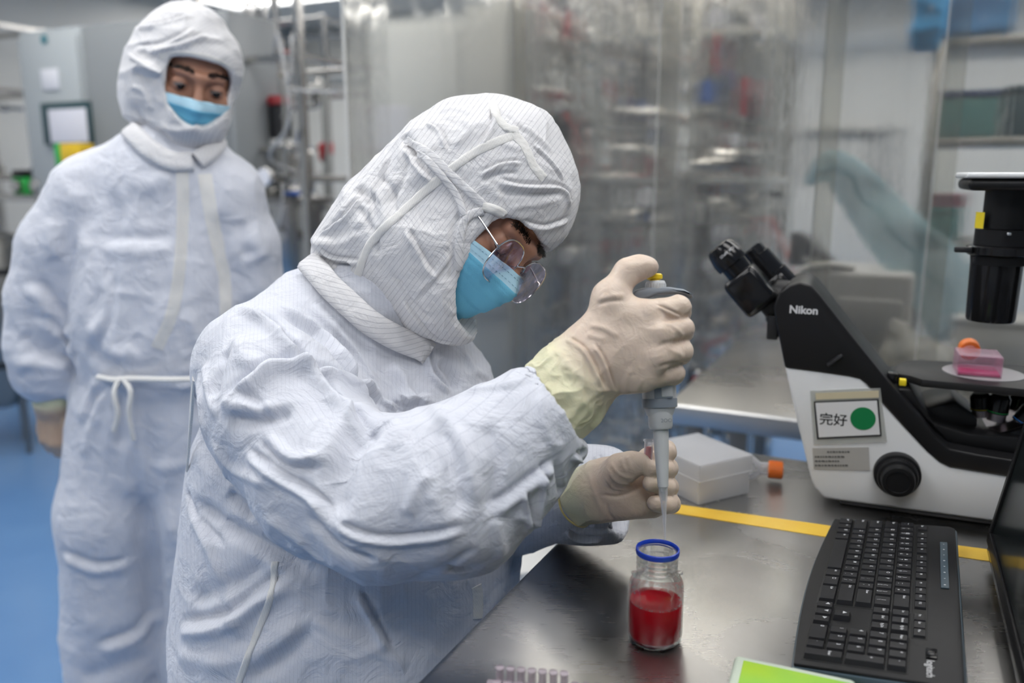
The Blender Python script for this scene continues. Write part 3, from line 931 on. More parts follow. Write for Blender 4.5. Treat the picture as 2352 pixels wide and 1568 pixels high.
for k_ in range(3):
    an = 2*pi*k_/3; b = MB(); b.cyl((.15*cos(an), .15*sin(an), 0), (.15*cos(an), .15*sin(an), .4), .014); b.build('leg', M_steeld, TK)
for z_ in (.45, .9):
    b = MB(); b.lathe([(.171, z_), (.176, z_), (.176, z_+.03), (.171, z_+.03)], None, 28, cap=False); b.build('band', M_black, TK)
def small_pump(px, py, m, lab, s=.09):
    P = toroom(onplane(px, py, rl(0, ct[1]+.12, 1), E1)); 
    T = thing('peristaltic_pump', lab, 'pump', rl(P[0], P[1], zc+.015), TH)
    b = MB(); b.box((0, 0, s*.5), (s*1.3, s*1.4, s), None, .01); b.build('housing', m, T)
    b = MB(); b.box((0, -.02, s*1.2), (s*1.1, s*1.1, s*.44), None, .012); b.build('lid', M_black, T)
    b = MB(); b.cyl((0, -s*.7, s*.5), (0, -s*.7-.03, s*.5), s*.36, s*.34, 18, .003); b.build('pump_head', M_steel, T)
small_pump(72, 440, M_green, 'small green pump on the cart at the left edge')
small_pump(120, 440, mat('dark_grey_metal', (.06, .06, .065), .4), 'small dark grey pump on the cart beside the green pump', .10)
P = toroom(onplane(170, 340, rl(0, 2.62, 1), E1))
T = thing('warning_box', 'yellow and green box in front of the grey cabinet', 'box', rl(P[0], P[1], 0), TH)
b = MB(); b.box((0.02, 0, P[2]-.03), (.13, .08, .10), None, .006); b.build('yellow_box', M_yellow, T)
b = MB(); b.box((-.065, 0, P[2]-.04), (.04, .08, .12), None, .006); b.build('green_side', M_green, T)
b = MB(); b.cyl((0, 0, 0), (0, 0, P[2]-.08), .02, .02); b.cyl((0, 0, 0), (0, 0, .02), .06, .06, 20); b.build('stand', M_steel, T)

# ================================================================== people
def cv(x, y, z): return x*CR+y*CU+z*CF            # camera-aligned vector (right, up, away)
def unit(v): v = np.asarray(v, float); return v/np.linalg.norm(v)
M_skin = noisy('skin', (0.38, 0.185, 0.12), (0.43, 0.22, 0.145), 0.48, scale=40, bumpd=0.0006, **{'Subsurface Weight': 0.12, 'Subsurface Radius': (0.008, 0.003, 0.002)})
M_brow = mat('brow_hair', (0.012, 0.010, 0.009), 0.5)
M_lash = M_brow
M_suit = fabric('suit_cloth', (0.655, 0.675, 0.745), (0.30, 0.32, 0.40), 0.26, 0.0050)
M_hood = fabric('hood_cloth', (0.72, 0.715, 0.73), (0.25, 0.25, 0.30), 0.55, 0.0058)
M_tapec = fabric('seam_tape', (0.76, 0.75, 0.73), (0.45, 0.45, 0.45), 0.35, 0.0025, 0.4)
M_mask = mat('mask_cloth', (0.16, 0.52, 0.74), 0.7)
_n = noise(M_mask, 1.0, 3, .5, 0, texco(M_mask, 'Object'), (600, 600, 600)); _b = bump(M_mask, _n.outputs['Fac'], .4, .0008); lk(M_mask, _b.outputs[0], bsdf(M_mask).inputs['Normal'])
M_maskt = mat('mask_band', (0.42, 0.66, 0.80), 0.7)
M_eye = mat('eye_white', (0.22, 0.19, 0.18), 0.25); M_iris = mat('iris', (0.012, 0.007, 0.005), 0.1)

def glove_mat(name, c_hand, c_cuff):
    m = mat(name, c_hand, 0.42)
    b = bsdf(m)
    at_ = nd(m, 'ShaderNodeAttribute'); at_.attribute_name = 'cuff'
    n = noise(m, 55, 3)
    ad = nd(m, 'ShaderNodeMath', operation='MULTIPLY_ADD'); ad.inputs[1].default_value = 0.35; ad.inputs[2].default_value = -0.17
    lk(m, n.outputs['Fac'], ad.inputs[0])
    a2 = nd(m, 'ShaderNodeMath', operation='ADD'); lk(m, ad.outputs[0], a2.inputs[0]); lk(m, at_.outputs['Fac'], a2.inputs[1])
    r = ramp(m, a2.outputs[0], [(0.0, c_hand), (0.55, tuple((a+b_)/2 for a, b_ in zip(c_hand, c_cuff))), (1.0, c_cuff)])
    lk(m, r.outputs[0], b.inputs['Base Color'])
    n1 = noise(m, 60, 4, .55, 1.0); n2 = noise(m, 260, 2)
    b1 = bump(m, n1.outputs['Fac'], .35, .004); b2 = bump(m, n2.outputs['Fac'], .2, .0006, b1)
    lk(m, b2.outputs[0], b.inputs['Normal'])
    b.inputs['Subsurface Weight'].default_value = 0.15; b.inputs['Subsurface Radius'].default_value = (.006, .004, .002)
    return m
M_glove = glove_mat('latex', (0.66, 0.53, 0.43), (0.76, 0.73, 0.50))
M_glove2 = glove_mat('latex_far', (0.45, 0.33, 0.25), (0.62, 0.62, 0.42))

def bl(Fd, pts, k=.02, sq=None):
    """blobs given as (px, py, depth, radius px)"""
    P = [(W(x, y, z), r*z/FPX) for x, y, z, r in pts]
    if len(P) == 1: Fd.cone(P[0][0], P[0][0], P[0][1], P[0][1], k, 'u', sq)
    else: Fd.chain(P, k, sq)
def bounds(groups, pad=.03):
    P = []
    for g in groups:
        for x, y, z, r in g:
            c = W(x, y, z); rr = r*z/FPX+pad; P += [c-rr, c+rr]
    P = np.array(P); return P.min(0), P.max(0)

class Head:
    def __init__(s, H, f, l, sc=1.0):
        s.H = H; s.f = unit(f); l = np.array(l, float); s.l = unit(l-s.f*(l@s.f)); s.u = np.cross(s.f, s.l); s.s = sc
        s.R = [s.f, s.l, s.u]
    def p(s, a, b, c): return s.H+s.s*(a*s.f+b*s.l+c*s.u)
    def build(s, open_eyes):
        q = s.s
        Fd = Field(s.H-.19*q, s.H+.19*q, .0021)
        E = lambda c, r, k=.01, mode='u': Fd.ell(s.p(*c), np.array(r)*q, s.R, k, mode)
        Cn = lambda a, b, r1, r2, k=.01, mode='u': Fd.cone(s.p(*a), s.p(*b), r1*q, r2*q, k, mode)
        E((-.012, 0, .035), (.093, .075, .086)); E((.022, 0, -.03), (.066, .064, .085), .02)
        Cn((.02, 0, -.08), (.058, 0, -.098), .042, .024, .02)
        Cn((-.03, 0, -.05), (-.055, 0, -.17), .052, .055, .02)
        for t in (-1, 1):
            Cn((-.01, t*.052, -.05), (.058, t*.016, -.1), .018, .014, .015)
            Cn((.078, t*.038, .020), (.090, t*.006, .016), .009, .009, .012)
            E((.062, t*.040, -.026), (.020, .022, .018), .018)
            E((.100, t*.031, -.001), (.015, .018, .013), .012, 's')
            E((.0745, t*.0315, -.002), (.0150, .0165, .0142), .003)
            E((-.008, t*.078, -.012), (.018, .006, .03), .006)
        Cn((.088, 0, .010), (.108, 0, -.034), .0065, .0105, .010); E((.110, 0, -.038), (.0115, .0115, .010), .006)
        for t in (-1, 1): E((.098, t*.013, -.041), (.011, .0075, .008), .005)
        E((.093, 0, -.062), (.010, .023, .006), .006); E((.091, 0, -.073), (.010, .020, .006), .004)
        if open_eyes:
            for t in (-1, 1): Fd.rbox(s.p(.092, t*.0315, -.0035), (.010*q, .0120*q, .0020*q), .0018*q, s.R, .002, 's')
        V, F = Fd.mesh(2)
        return V, F
def join(parts):
    Vs = []; Fs = []; o = 0
    for V, F in parts: Vs.append(V); Fs.append(F+o); o += len(V)
    return np.concatenate(Vs), np.concatenate(Fs)
def hairs(name, spots, m, parent):
    """short tapered hairs: (root, direction, length, radius)"""
    V = []; F = []
    for r0, d, L, w in spots:
        d = unit(d); a = unit(np.cross(d, [0.3, .5, .8])); b = np.cross(d, a); o = len(V)
        for k_ in range(3):
            t = 2*pi*k_/3; V.append(r0+w*(a*cos(t)+b*sin(t)))
        V.append(r0+d*L)
        F += [(o, o+1, o+3), (o+1, o+2, o+3), (o+2, o, o+3)]
    o = mesh_obj(name, V, F, m, parent, False); o['kind'] = 'stuff'; return o
def brows(hd, tree, parent, sides=(-1, 1), n=260, dens=1.0):
    for t in sides:
        sp = []
        for i in range(n):
            x = rng.uniform(0, 1); ww = .0055*(1-.55*x)*min(1, x*8+.4)
            b_ = .011+.042*x; c_ = .0245+.005*sin(x*2.6)-.004*x+rng.normal(0, .45)*ww
            o = hd.p(.14, t*b_, c_); h = tree.ray_cast(Vector(o), Vector(-hd.f))
            if h[0] is None: continue
            d = hd.l*t*(1-.3*(1-x))+hd.u*(.55*(1-x)+rng.normal(0, .12))+hd.f*.28
            sp.append((np.array(h[0])-hd.f*.0004, d, .0075*rng.uniform(.7, 1.15), .00030*dens))
        hairs('eyebrow', sp, M_brow, parent)
def lashes(hd, tree, parent, t, drop=-.008):
    P = []
    for x in np.linspace(-1, 1, 15):
        o = hd.p(.14, t*.0315+x*.0135, -.002+drop*(1-.55*x*x)); h = tree.ray_cast(Vector(o), Vector(-hd.f))
        if h[0] is not None: P.append(np.array(h[0])+hd.f*.0003)
    if len(P) > 3:
        b = MB(); b.tube(P, [.0003+.0006*sin(pi*i/(len(P)-1)) for i in range(len(P))], 6); o = b.build('eyelid_line', M_lash, parent)
        sp = [(p, hd.f+hd.u*-.35+hd.l*(i/len(P)-.5)*.6, .006, .00022) for i, p in enumerate(smoothcurve(P, 3))]
        hairs('eyelashes', sp, M_lash, parent)
def facemask(hd, tree, parent, utop=(-.012, -.034), ubot=(-.122, -.080), name='face_mask', amax=80):
    n1, n2 = 56, 44
    A = np.radians(np.linspace(-amax, amax, n1)); Rr = np.zeros((n2, n1)); Uc = np.zeros((n2, n1))
    for i in range(n2):
        v = i/(n2-1)
        for j, a in enumerate(A):
            g = abs(a)/radians(amax); e = g**1.5
            u = (utop[0]+(utop[1]-utop[0])*e)*(1-v)+(ubot[0]+(ubot[1]-ubot[0])*e)*v
            Uc[i, j] = u
            dr = hd.f*cos(a)+hd.l*sin(a)
            uu = max(u, -.105)
            o = hd.p(.0, 0, uu); h = tree.ray_cast(Vector(o+dr*.2), Vector(-dr), .2)
            Rr[i, j] = .2-h[3] if h[0] is not None else .06
    for _ in range(4):
        G = Rr.copy()
        G[:, 1:-1] = np.maximum(G[:, 1:-1], (Rr[:, :-2]+Rr[:, 2:])/2); G[1:-1] = np.maximum(G[1:-1], (Rr[:-2]+Rr[2:])/2)
        Rr = G
    for st in (3, 6, 10):
        G = Rr.copy(); G[:, st:-st] = np.maximum(G[:, st:-st], (Rr[:, :-2*st]+Rr[:, 2*st:])/2)
        G[st:-st] = np.maximum(G[st:-st], (G[:-2*st]+G[2*st:])/2); Rr = G
    for _ in range(5):
        G = Rr.copy(); G[1:-1, 1:-1] = (Rr[1:-1, 1:-1]*2+Rr[:-2, 1:-1]+Rr[2:, 1:-1]+Rr[1:-1, :-2]+Rr[1:-1, 2:])/6; Rr = G
    V = []; F = []; fm = []
    for side in (0, 1):
        for i in range(n2):
            v = i/(n2-1)
            for j, a in enumerate(A):
                pl = .0016*((v*5.0) % 1.0) if v > .17 else .0006
                r = Rr[i, j]+.003+.005*sin(pi*v)*cos(a)+pl*cos(a)-side*.0012
                V.append(hd.p(0, 0, Uc[i, j])+(hd.f*cos(a)+hd.l*sin(a))*r)
    o = n1*n2
    for i in range(n2-1):
        for j in range(n1-1):
            a = i*n1+j; mi = 1 if i/(n2-1) < .15 else 0
            F.append((a, a+1, a+n1+1, a+n1)); fm.append(mi); F.append((o+a, o+a+n1, o+a+n1+1, o+a+1)); fm.append(mi)
    for j in range(n1-1):
        F.append((j, o+j, o+j+1, j+1)); fm.append(1); a = (n2-1)*n1+j; F.append((a, a+1, o+a+1, o+a)); fm.append(0)
    ob = mesh_obj(name, V, F, None, parent, True, None, None, [M_mask, M_maskt], fm)
    # stitched edge
    b = MB()
    for i in range(0, n1-1, 1):
        for vv in (2, 5):
            p = Vector(V[vv*n1+i]); q = Vector(V[vv*n1+i+1]); d = q-p
            nn = Vector(hd.f*cos(A[i])+hd.l*sin(A[i]))*.0003
            b.box((p+q)/2+nn, (d.length*.5, .0008, .0004), None, 0, rot=d.to_track_quat('X', 'Z').to_matrix())
    st = b.build('stitching', mat('stitch_blue', (.34, .56, .70), .6), ob); st['kind'] = 'stuff'
    return ob

# ------------------------------------------------------------------ seated person
SP = thing('person', 'seated person in white hooded coverall, face mask and glasses, pipetting at the bench', 'person')
hd = Head(W(1098, 494, 1.05), cv(.555, -.667, -.495), cv(.41, -.30, .86))
hV, hF = hd.build(False)
htree = BVHTree.FromPolygons(hV.tolist(), hF.tolist())
# trunk, arms and legs under the clothes
Fd = Field(W(700, 1000, 1.1)-np.array([.55, .5, .95]), W(700, 1000, 1.1)+np.array([.65, .6, .45]), .010)
pelvis = W(740, 1500, 1.12); pelvis[2] = .62
chest = W(810, 960, 1.11)
neck = W(930, 640, 1.09)
Fd.chain([(pelvis, .13), (W(770, 1250, 1.12), .12), (chest, .095), (W(860, 800, 1.11), .06), (neck, .050), (hd.p(-.04, 0, -.06), .05)], .04)
shN = W(650, 850, 1.0); elN = W(880, 1160, .875); wrN = W(1365, 820, .86)
shF = W(980, 900, 1.24); elF = W(1120, 1175, 1.20); wrF = W(1385, 1125, .985)
Fd.chain([(shN, .055), (elN, .042), (W(1150, 1000, .865), .036), (wrN, .026)], .02)
Fd.chain([(shF, .055), (elF, .030), (wrF, .016)], .02)
for s_, off in ((-1, 0.0), (1, 0.16)):
    hip = pelvis+np.array([0.02, -.08+off, -.02]); knee = hip+np.array([.34, .06+.05*s_, -.02])
    ank = knee+np.array([-.06, .02, -.46])
    Fd.chain([(hip, .085), (knee, .055), (ank, .04), (ank+np.array([.15, .0, -.04]), .032)], .02)
bV, bF = Fd.mesh(2)
V, F = join([(hV, hF), (bV, bF)])
mesh_obj('body', V, F, M_skin, SP)
brows(hd, htree, SP, n=420, dens=1.25)
for t in (-1, 1): lashes(hd, htree, SP, t, -.009)
mk = facemask(hd, htree, SP)

# coverall -----------------------------------------------------------
away = CF
torso = [(770, 790, 1.10, 130), (800, 960, 1.11, 290), (795, 1150, 1.12, 335), (790, 1420, 1.13, 360), (780, 1600, 1.12, 375)]
up_back = [(610, 860, 1.04, 145), (735, 785, 1.08, 135), (850, 715, 1.08, 130)]
sleeveN = [(590, 840, 1.00, 138), (650, 950, .96, 165), (760, 1100, .90, 175), (885, 1150, .868, 185), (1030, 1125, .860, 196), (1120, 1060, .860, 172), (1290, 925, .860, 112)]
sleeveF = [(1000, 930, 1.24, 140), (1080, 1120, 1.18, 110), (1200, 1160, 1.12, 92), (1320, 1132, 1.06, 106), (1390, 1136, 1.04, 96), (1430, 1142, 1.035, 86)]
front = [(960, 900, 1.13, 165), (1005, 1100, 1.13, 160), (1010, 1290, 1.13, 158)]
lo, hi = bounds([torso, up_back, sleeveN, sleeveF, front])
lo[2] = 0.0
lo = np.minimum(lo, [pelvis[0]-.2, lo[1], 0.0]); hi = np.maximum(hi, [pelvis[0]+.5, pelvis[1]+.3, 0])
lo[2] = W(0, 1568, 1.05)[2]-.10
Fd = Field(lo, hi, .0042)
bl(Fd, torso, .05, (away, 1.4)); bl(Fd, up_back, .05); bl(Fd, front, .05, (away, 1.15))
bl(Fd, [(850, 720, 1.09, 120), (930, 640, 1.07, 120)], .04)
bl(Fd, sleeveF, .02)
bl(Fd, sleeveN[:3], .035); bl(Fd, sleeveN[2:], .012)
# open cuffs
axN = unit(W(1290, 925, .86)-W(1120, 1030, .86)); pN = W(1280, 925, .86)
axF = unit(W(1430, 1142, 1.02)-W(1320, 1132, 1.045)); pF = W(1432, 1142, 1.03)
def cutcyl(Fd, c, ax, r, L, mode='s', k=.004):
    c = np.array(c); lo = np.minimum(c, c+ax*L)-r-.03; hi = np.maximum(c, c+ax*L)+r+.03
    R_ = Fd.region(lo, hi)
    sl, X, Y, Z = R_
    px, py, pz = X-c[0], Y-c[1], Z-c[2]
    t = px*ax[0]+py*ax[1]+pz*ax[2]
    rad = np.sqrt(np.maximum(px*px+py*py+pz*pz-t*t, 0))
    d = np.maximum(rad-r, np.maximum(-t, t-L))
    Fd.op(d.astype(np.float32), sl, k, mode)
cutcyl(Fd, pN, axN, .12, .14); cutcyl(Fd, pN-axN*.05, axN, .0455, .2, k=.002)
cutcyl(Fd, pF, axF, .10, .14); cutcyl(Fd, pF-axF*.05, axF, .042, .2, k=.002)
V, F = Fd.mesh(3)
V, F = subdivide(V, F)
# which cloth panel a vertex belongs to (for the stripes)
def chain_dist(V, pts):
    P = np.array([W(x, y, z) for x, y, z, r in pts]); return polydist(V, P)
dN, arcN, segN, offN = chain_dist(V, sleeveN[1:]); dF, arcF, _, offF = chain_dist(V, sleeveF)
inN = (dN < .105) & (arcN > .12)
camdir = V-CC; dep = camdir@CF
ux = (camdir@CR); uy = (camdir@CU)
# loose wrinkles
N = vnormals(V, F)
wr = 0.0026*ridged(V, 9, 1)+0.0016*ridged(V*np.array([1, 1, .6]), 17, 4)+.0010*ridged(V, 34, 9, 1.4)
V = V+N*wr[:, None]
FOLDS = [
 # shoulder and upper arm
 ('f', 16, 9, [(560, 700), (640, 760), (760, 900), (860, 1010)]),
 ('g', 14, 8, [(640, 700), (760, 800), (850, 900), (905, 960)]),
 ('r', 12, 6, [(700, 690), (820, 810), (880, 930)]),
 ('v', 16, 9, [(760, 770), (815, 850), (850, 920)]),
 ('f', 18, 8, [(505, 925), (560, 880), (640, 830), (780, 860), (850, 905)]),
 ('r', 14, 7, [(505, 925), (590, 940), (650, 935)]),
 ('v', 14, 6, [(520, 960), (600, 965), (680, 945)]),
 ('r', 14, 6, [(540, 770), (570, 830), (640, 835)]),
 ('v', 12, 6, [(520, 800), (500, 860), (490, 920)]),
 ('r', 10, 5, [(470, 830), (480, 900), (500, 970)]),
 ('r', 9, 4, [(455, 850), (462, 930), (470, 1010)]),
 ('v', 9, 4, [(545, 900), (590, 920), (620, 975)]),
 ('f', 12, 5, [(560, 1030), (640, 1090), (720, 1140), (760, 1210)]),
 ('r', 11, 5, [(480, 1010), (540, 1080), (640, 1120)]),
 ('g', 14, 5, [(600, 1000), (660, 1060), (750, 1065)]),
 # elbow
 ('v', 26, 11, [(870, 960), (800, 1040), (770, 1140), (790, 1200)]),
 ('r', 24, 9, [(840, 930), (770, 1000), (735, 1100)]),
 ('r', 20, 9, [(905, 925), (870, 1010), (830, 1120)]),
 ('f', 18, 7, [(965, 910), (900, 960), (850, 1010)]),
 ('v', 16, 7, [(930, 920), (890, 970)]),
 ('r', 16, 7, [(970, 905), (975, 960), (985, 1100), (940, 1200)]),
 ('v', 20, 6, [(1010, 960), (1040, 1070), (1060, 1200)]),
 ('r', 13, 5, [(990, 930), (1060, 1020), (1100, 1180)]),
 ('f', 10, 4, [(760, 1200), (860, 1235), (980, 1230), (1075, 1210)]),
 ('v', 12, 5, [(700, 1180), (780, 1260), (870, 1290)]),
 ('r', 12, 4, [(600, 1180), (700, 1250), (790, 1330)]),
 ('v', 14, 6, [(520, 1130), (620, 1220), (720, 1300)]),
 ('r', 12, 4, [(930, 1190), (960, 1120), (1000, 1080)]),
 ('f', 14, 4, [(1120, 1180), (1210, 1110), (1290, 1050)]),
 ('v', 14, 4, [(1110, 960), (1140, 1060), (1120, 1190)]),
 ('r', 10, 4, [(1230, 850), (1180, 880), (1040, 905)]),
 ('r', 10, 3, [(1240, 900), (1260, 1000), (1300, 1040)]),
 ('v', 10, 3, [(1100, 1250), (1030, 1300), (940, 1330)]),
 # back and lower torso
 ('v', 20, 9, [(440, 1150), (520, 1210), (600, 1250), (740, 1330)]),
 ('r', 14, 6, [(430, 1160), (480, 1260), (540, 1420), (560, 1480)]),
 ('v', 12, 5, [(425, 1120), (450, 1190), (520, 1260)]),
 ('f', 22, 8, [(410, 1440), (520, 1420), (600, 1360), (680, 1320)]),
 ('v', 22, 7, [(430, 1380), (540, 1340), (620, 1290)]),
 ('r', 22, 7, [(400, 1500), (520, 1520), (640, 1470), (720, 1400)]),
 ('v', 18, 6, [(560, 1568), (650, 1510), (730, 1430)]),
 ('r', 12, 3, [(700, 1410), (800, 1470), (940, 1530)]),
 ('f', 12, 4, [(820, 1350), (860, 1420), (900, 1500)]),
 ('v', 22, 6, [(1060, 1300), (1050, 1400), (1000, 1480)]),
 ('r', 12, 4, [(1140, 1180), (1150, 1260), (1160, 1330)]),
 # front under the chin
 ('f', 10, 5, [(980, 800), (1000, 860), (1040, 900)]),
 ('v', 12, 7, [(1010, 820), (1040, 870), (1050, 900)]),
 ('r', 10, 4, [(1060, 800), (1090, 850), (1130, 870)]),
 ('r', 12, 5, [(900, 830), (930, 880), (900, 940)]),
 # far cuff
 ('f', 9, 5, [(1240, 1060), (1250, 1130), (1230, 1210)]),
 ('v', 9, 5, [(1270, 1050), (1290, 1120), (1270, 1220)]),
 ('r', 8, 4, [(1200, 1230), (1280, 1235), (1380, 1225)]),
 ('f', 8, 4, [(1320, 1040), (1345, 1060), (1350, 1090)]),
 ('r', 7, 4, [(1350, 1035), (1370, 1060), (1380, 1080)]),
 ('v', 8, 4, [(1300, 1200), (1350, 1220), (1420, 1210)]),
 ('f', 7, 4, [(1200, 1120), (1215, 1180), (1205, 1240)]), ('r', 6, 3, [(1360, 1200), (1380, 1215), (1430, 1200)]), ('v', 6, 4, [(1400, 1180), (1410, 1205), (1400, 1225)]), ('f', 7, 4, [(1300, 1215), (1330, 1235), (1390, 1235)]),
 ('v', 7, 4, [(1335, 1030), (1350, 1050), (1345, 1075)]), ('f', 6, 3, [(1370, 1045), (1385, 1065), (1400, 1075)]), ('r', 7, 4, [(1180, 1180), (1230, 1200), (1290, 1195)]),
]
V = strokes(V, F, tune(FOLDS, 1.4, 1.0, 1.25, 1.45), 1.0)
cv_ = mesh_obj('coverall', V, F, M_suit, SP)
# stripe coordinate: across the body vertical threads, along the sleeve on the arm
stripe = ux*(1.05/np.maximum(dep, .3))
phi = np.einsum('ij,j->i', offN, unit(cv(-.45, -.88, 0)))
stripe = np.where(inN, phi+5, stripe)
hi_ = (uy > 0.00) & ~inN
setattr_f(cv_, 'stripe', stripe)
ctree = BVHTree.FromPolygons(V.tolist(), F.tolist())
M_suit.name = 'suit_cloth'

# trousers and boots of the seated person
Fd = Field(pelvis-np.array([.3, .35, .64]), pelvis+np.array([.55, .35, .25]), .008)
Fd.ell(pelvis, (.2, .2, .17), None, .03)
for s_, off in ((-1, 0.0), (1, 0.16)):
    hip = pelvis+np.array([0.02, -.08+off, -.02]); knee = hip+np.array([.34, .06+.05*s_, -.02]); ank = knee+np.array([-.06, .02, -.46])
    Fd.chain([(hip, .115), (knee, .085), (ank, .062)], .03)
    Fd.chain([(np.array([ank[0], ank[1], .07]), .058), (np.array([ank[0]+.15, ank[1], .045]), .040)], .02)
Fd.plane((0, 0, 0.004), (0, 0, -1))
V, F = Fd.mesh(2); N = vnormals(V, F); V = V+N*(.004*ridged(V, 12, 3))[:, None]; V[:, 2] = np.maximum(V[:, 2], .002)
tr_ = mesh_obj('trousers', V, F, M_suit, SP); setattr_f(tr_, 'stripe', V[:, 0])
# stool
sx_, sy_ = pelvis[0]-.02, pelvis[1]
zs = .44
ST = thing('lab_stool', 'round steel stool under the seated person', 'stool', (sx_, sy_, 0))
b = MB(); b.lathe([(0, zs), (.17, zs), (.18, zs-.01), (.18, zs-.04), (.16, zs-.05), (0, zs-.05)], None, 32); b.build('seat', M_black, ST)
b = MB(); b.cyl((0, 0, .06), (0, 0, zs-.05), .025); b.build('column', M_steel, ST)
for k_ in range(5):
    an = 2*pi*k_/5; b = MB(); b.cyl((0, 0, .07), (.25*cos(an), .25*sin(an), .04), .018, .014); lg = b.build('leg', M_steel, ST)
    b = MB(); b.cyl((.25*cos(an), .25*sin(an), .0), (.25*cos(an), .25*sin(an), .045), .02); b.build('foot', M_black, lg)

# hood -----------------------------------------------------------------
hb = [[(1150, 405, 1.06, 158), (1040, 440, 1.06, 165), (935, 500, 1.07, 128)],
      [(1205, 465, 1.05, 112), (1150, 405, 1.06, 160)],
      [(935, 500, 1.07, 128), (860, 560, 1.07, 120), (800, 590, 1.07, 80)],
      [(1000, 600, 1.04, 150), (965, 560, 1.05, 150)], [(1000, 600, 1.04, 150), (1020, 690, 1.03, 85), (1055, 730, 1.03, 55)],
      [(1060, 300, 1.07, 70), (1130, 295, 1.07, 66)]]
lo, hi = bounds(hb)
Fd = Field(lo, hi, .0030)
for g in hb: bl(Fd, g, .03)
bl(Fd, [(870, 400, 1.10, 30), (842, 408, 1.10, 20)], .02)
Fd.ell(hd.p(-.010, 0, .036), (.107, .089, .100), hd.R, .02)
Fd.ell(hd.p(.015, 0, -.02), (.080, .082, .085), hd.R, .02)
# face opening
R_ = Fd.region(hd.H-.2, hd.H+.2); sl, X, Y, Z = R_
dx, dy, dz = X-hd.H[0], Y-hd.H[1], Z-hd.H[2]
ff = dx*hd.f[0]+dy*hd.f[1]+dz*hd.f[2]; ll = dx*hd.l[0]+dy*hd.l[1]+dz*hd.l[2]; uu = dx*hd.u[0]+dy*hd.u[1]+dz*hd.u[2]
uc = -.030; hu = np.where(uu > uc, .067, .078)
pw_ = np.where(uu > uc, 4.5, 2.2); lw = np.where(ll < .010, np.where(uu > uc, .070, .064), .062)
d = ((np.abs((ll-.010)/lw)**pw_+np.abs((uu-uc)/hu)**pw_+1e-9)**(1/pw_)-1)*.062
d = np.maximum(d, .012-ff)
Fd.op(d.astype(np.float32), sl, .006, 's')
V, F = Fd.mesh(3); V, F = subdivide(V, F)
N = vnormals(V, F)
wr = 0.0016*ridged(V, 16, 21)+.0012*ridged(V*np.array([1, 1, .7]), 30, 24)+.0006*ridged(V, 60, 29, 1.3)
V = V+N*wr[:, None]
HF = [
 ('f', 9, 6, [(930, 330), (960, 380), (1000, 420)]), ('v', 12, 12, [(925, 310), (940, 335), (960, 350)]), ('v', 12, 10, [(815, 430), (835, 445), (860, 470)]), ('v', 10, 9, [(728, 590), (760, 606), (810, 612)]),
 ('r', 12, 6, [(760, 520), (800, 470), (835, 450)]), ('r', 10, 6, [(715, 548), (735, 560), (770, 560)]), ('v', 8, 5, [(870, 400), (900, 440), (905, 500)]), ('r', 8, 5, [(850, 420), (880, 470), (885, 530)]), ('f', 7, 4, [(980, 280), (1010, 300), (1030, 350)]), ('v', 7, 4, [(1165, 262), (1190, 290), (1215, 310)]), ('r', 7, 4, [(1200, 285), (1240, 320), (1270, 350)]), ('f', 9, 2.2, [(1050, 570), (1010, 630), (950, 690)]), ('v', 7, 4, [(1060, 480), (1040, 540), (1045, 600)]),
 ('g', 8, 4, [(1135, 240), (1128, 290), (1090, 350)]),
 ('r', 7, 3.5, [(1060, 270), (1080, 300), (1040, 340)]),
 ('r', 8, 4, [(1000, 262), (1040, 250), (1090, 262)]),
 ('f', 8, 4, [(900, 350), (860, 440), (850, 500)]),
 ('v', 10, 5, [(945, 340), (920, 420), (880, 480)]),
 ('r', 8, 3, [(1150, 330), (1200, 345), (1210, 380)]),
 ('f', 7, 4, [(1100, 400), (1150, 375), (1200, 370)]),
 ('v', 7, 4, [(1100, 420), (1140, 400), (1195, 395)]),
 ('r', 7, 3, [(1130, 420), (1145, 470), (1110, 500)]),
 ('f', 9, 5, [(1130, 410), (1200, 425), (1290, 430), (1315, 470)]),
 ('v', 8, 4, [(1140, 440), (1220, 445), (1300, 440)]),
 ('r', 7, 3, [(1160, 480), (1230, 470), (1300, 455)]),
 ('f', 8, 4, [(1190, 505), (1250, 520), (1310, 500)]),
 ('r', 6, 3, [(1240, 560), (1290, 540), (1315, 500)]),
 ('g', 6, 3, [(1220, 330), (1270, 380), (1295, 420)]),
 ('r', 9, 4, [(720, 560), (780, 560), (850, 530)]),
 ('f', 9, 5, [(730, 540), (790, 500), (840, 440)]),
 ('v', 9, 5, [(820, 470), (860, 540), (870, 600)]),
 ('f', 8, 4, [(735, 560), (760, 590), (830, 600)]),
 ('f', 9, 4, [(930, 520), (960, 570), (1000, 640)]),
 ('v', 8, 4, [(900, 620), (950, 700), (1000, 740)]),
 ('r', 8, 3, [(960, 600), (1040, 670), (1080, 710)]),
 ('f', 7, 3, [(920, 680), (990, 770), (1050, 790)]),
 ('v', 7, 3, [(1020, 560), (1040, 600), (1030, 650)]),
 ('r', 7, 3, [(1050, 470), (1070, 500), (1040, 520)]),
 ('r', 6, 3, [(1010, 690), (1060, 740), (1085, 765)]),
]
V = strokes(V, F, tune(HF, 1.5, .6, 1.15, .9), 1.0)
hood = mesh_obj('hood', V, F, M_hood, SP)
q = V-CC; dd = q@CF; hx = (q@CR)/dd*1.05; hy = (q@CU)/dd*1.05
setattr_f(hood, 'stripe', hx*.80-hy*.60)
hoodtree = BVHTree.FromPolygons(V.tolist(), F.tolist())
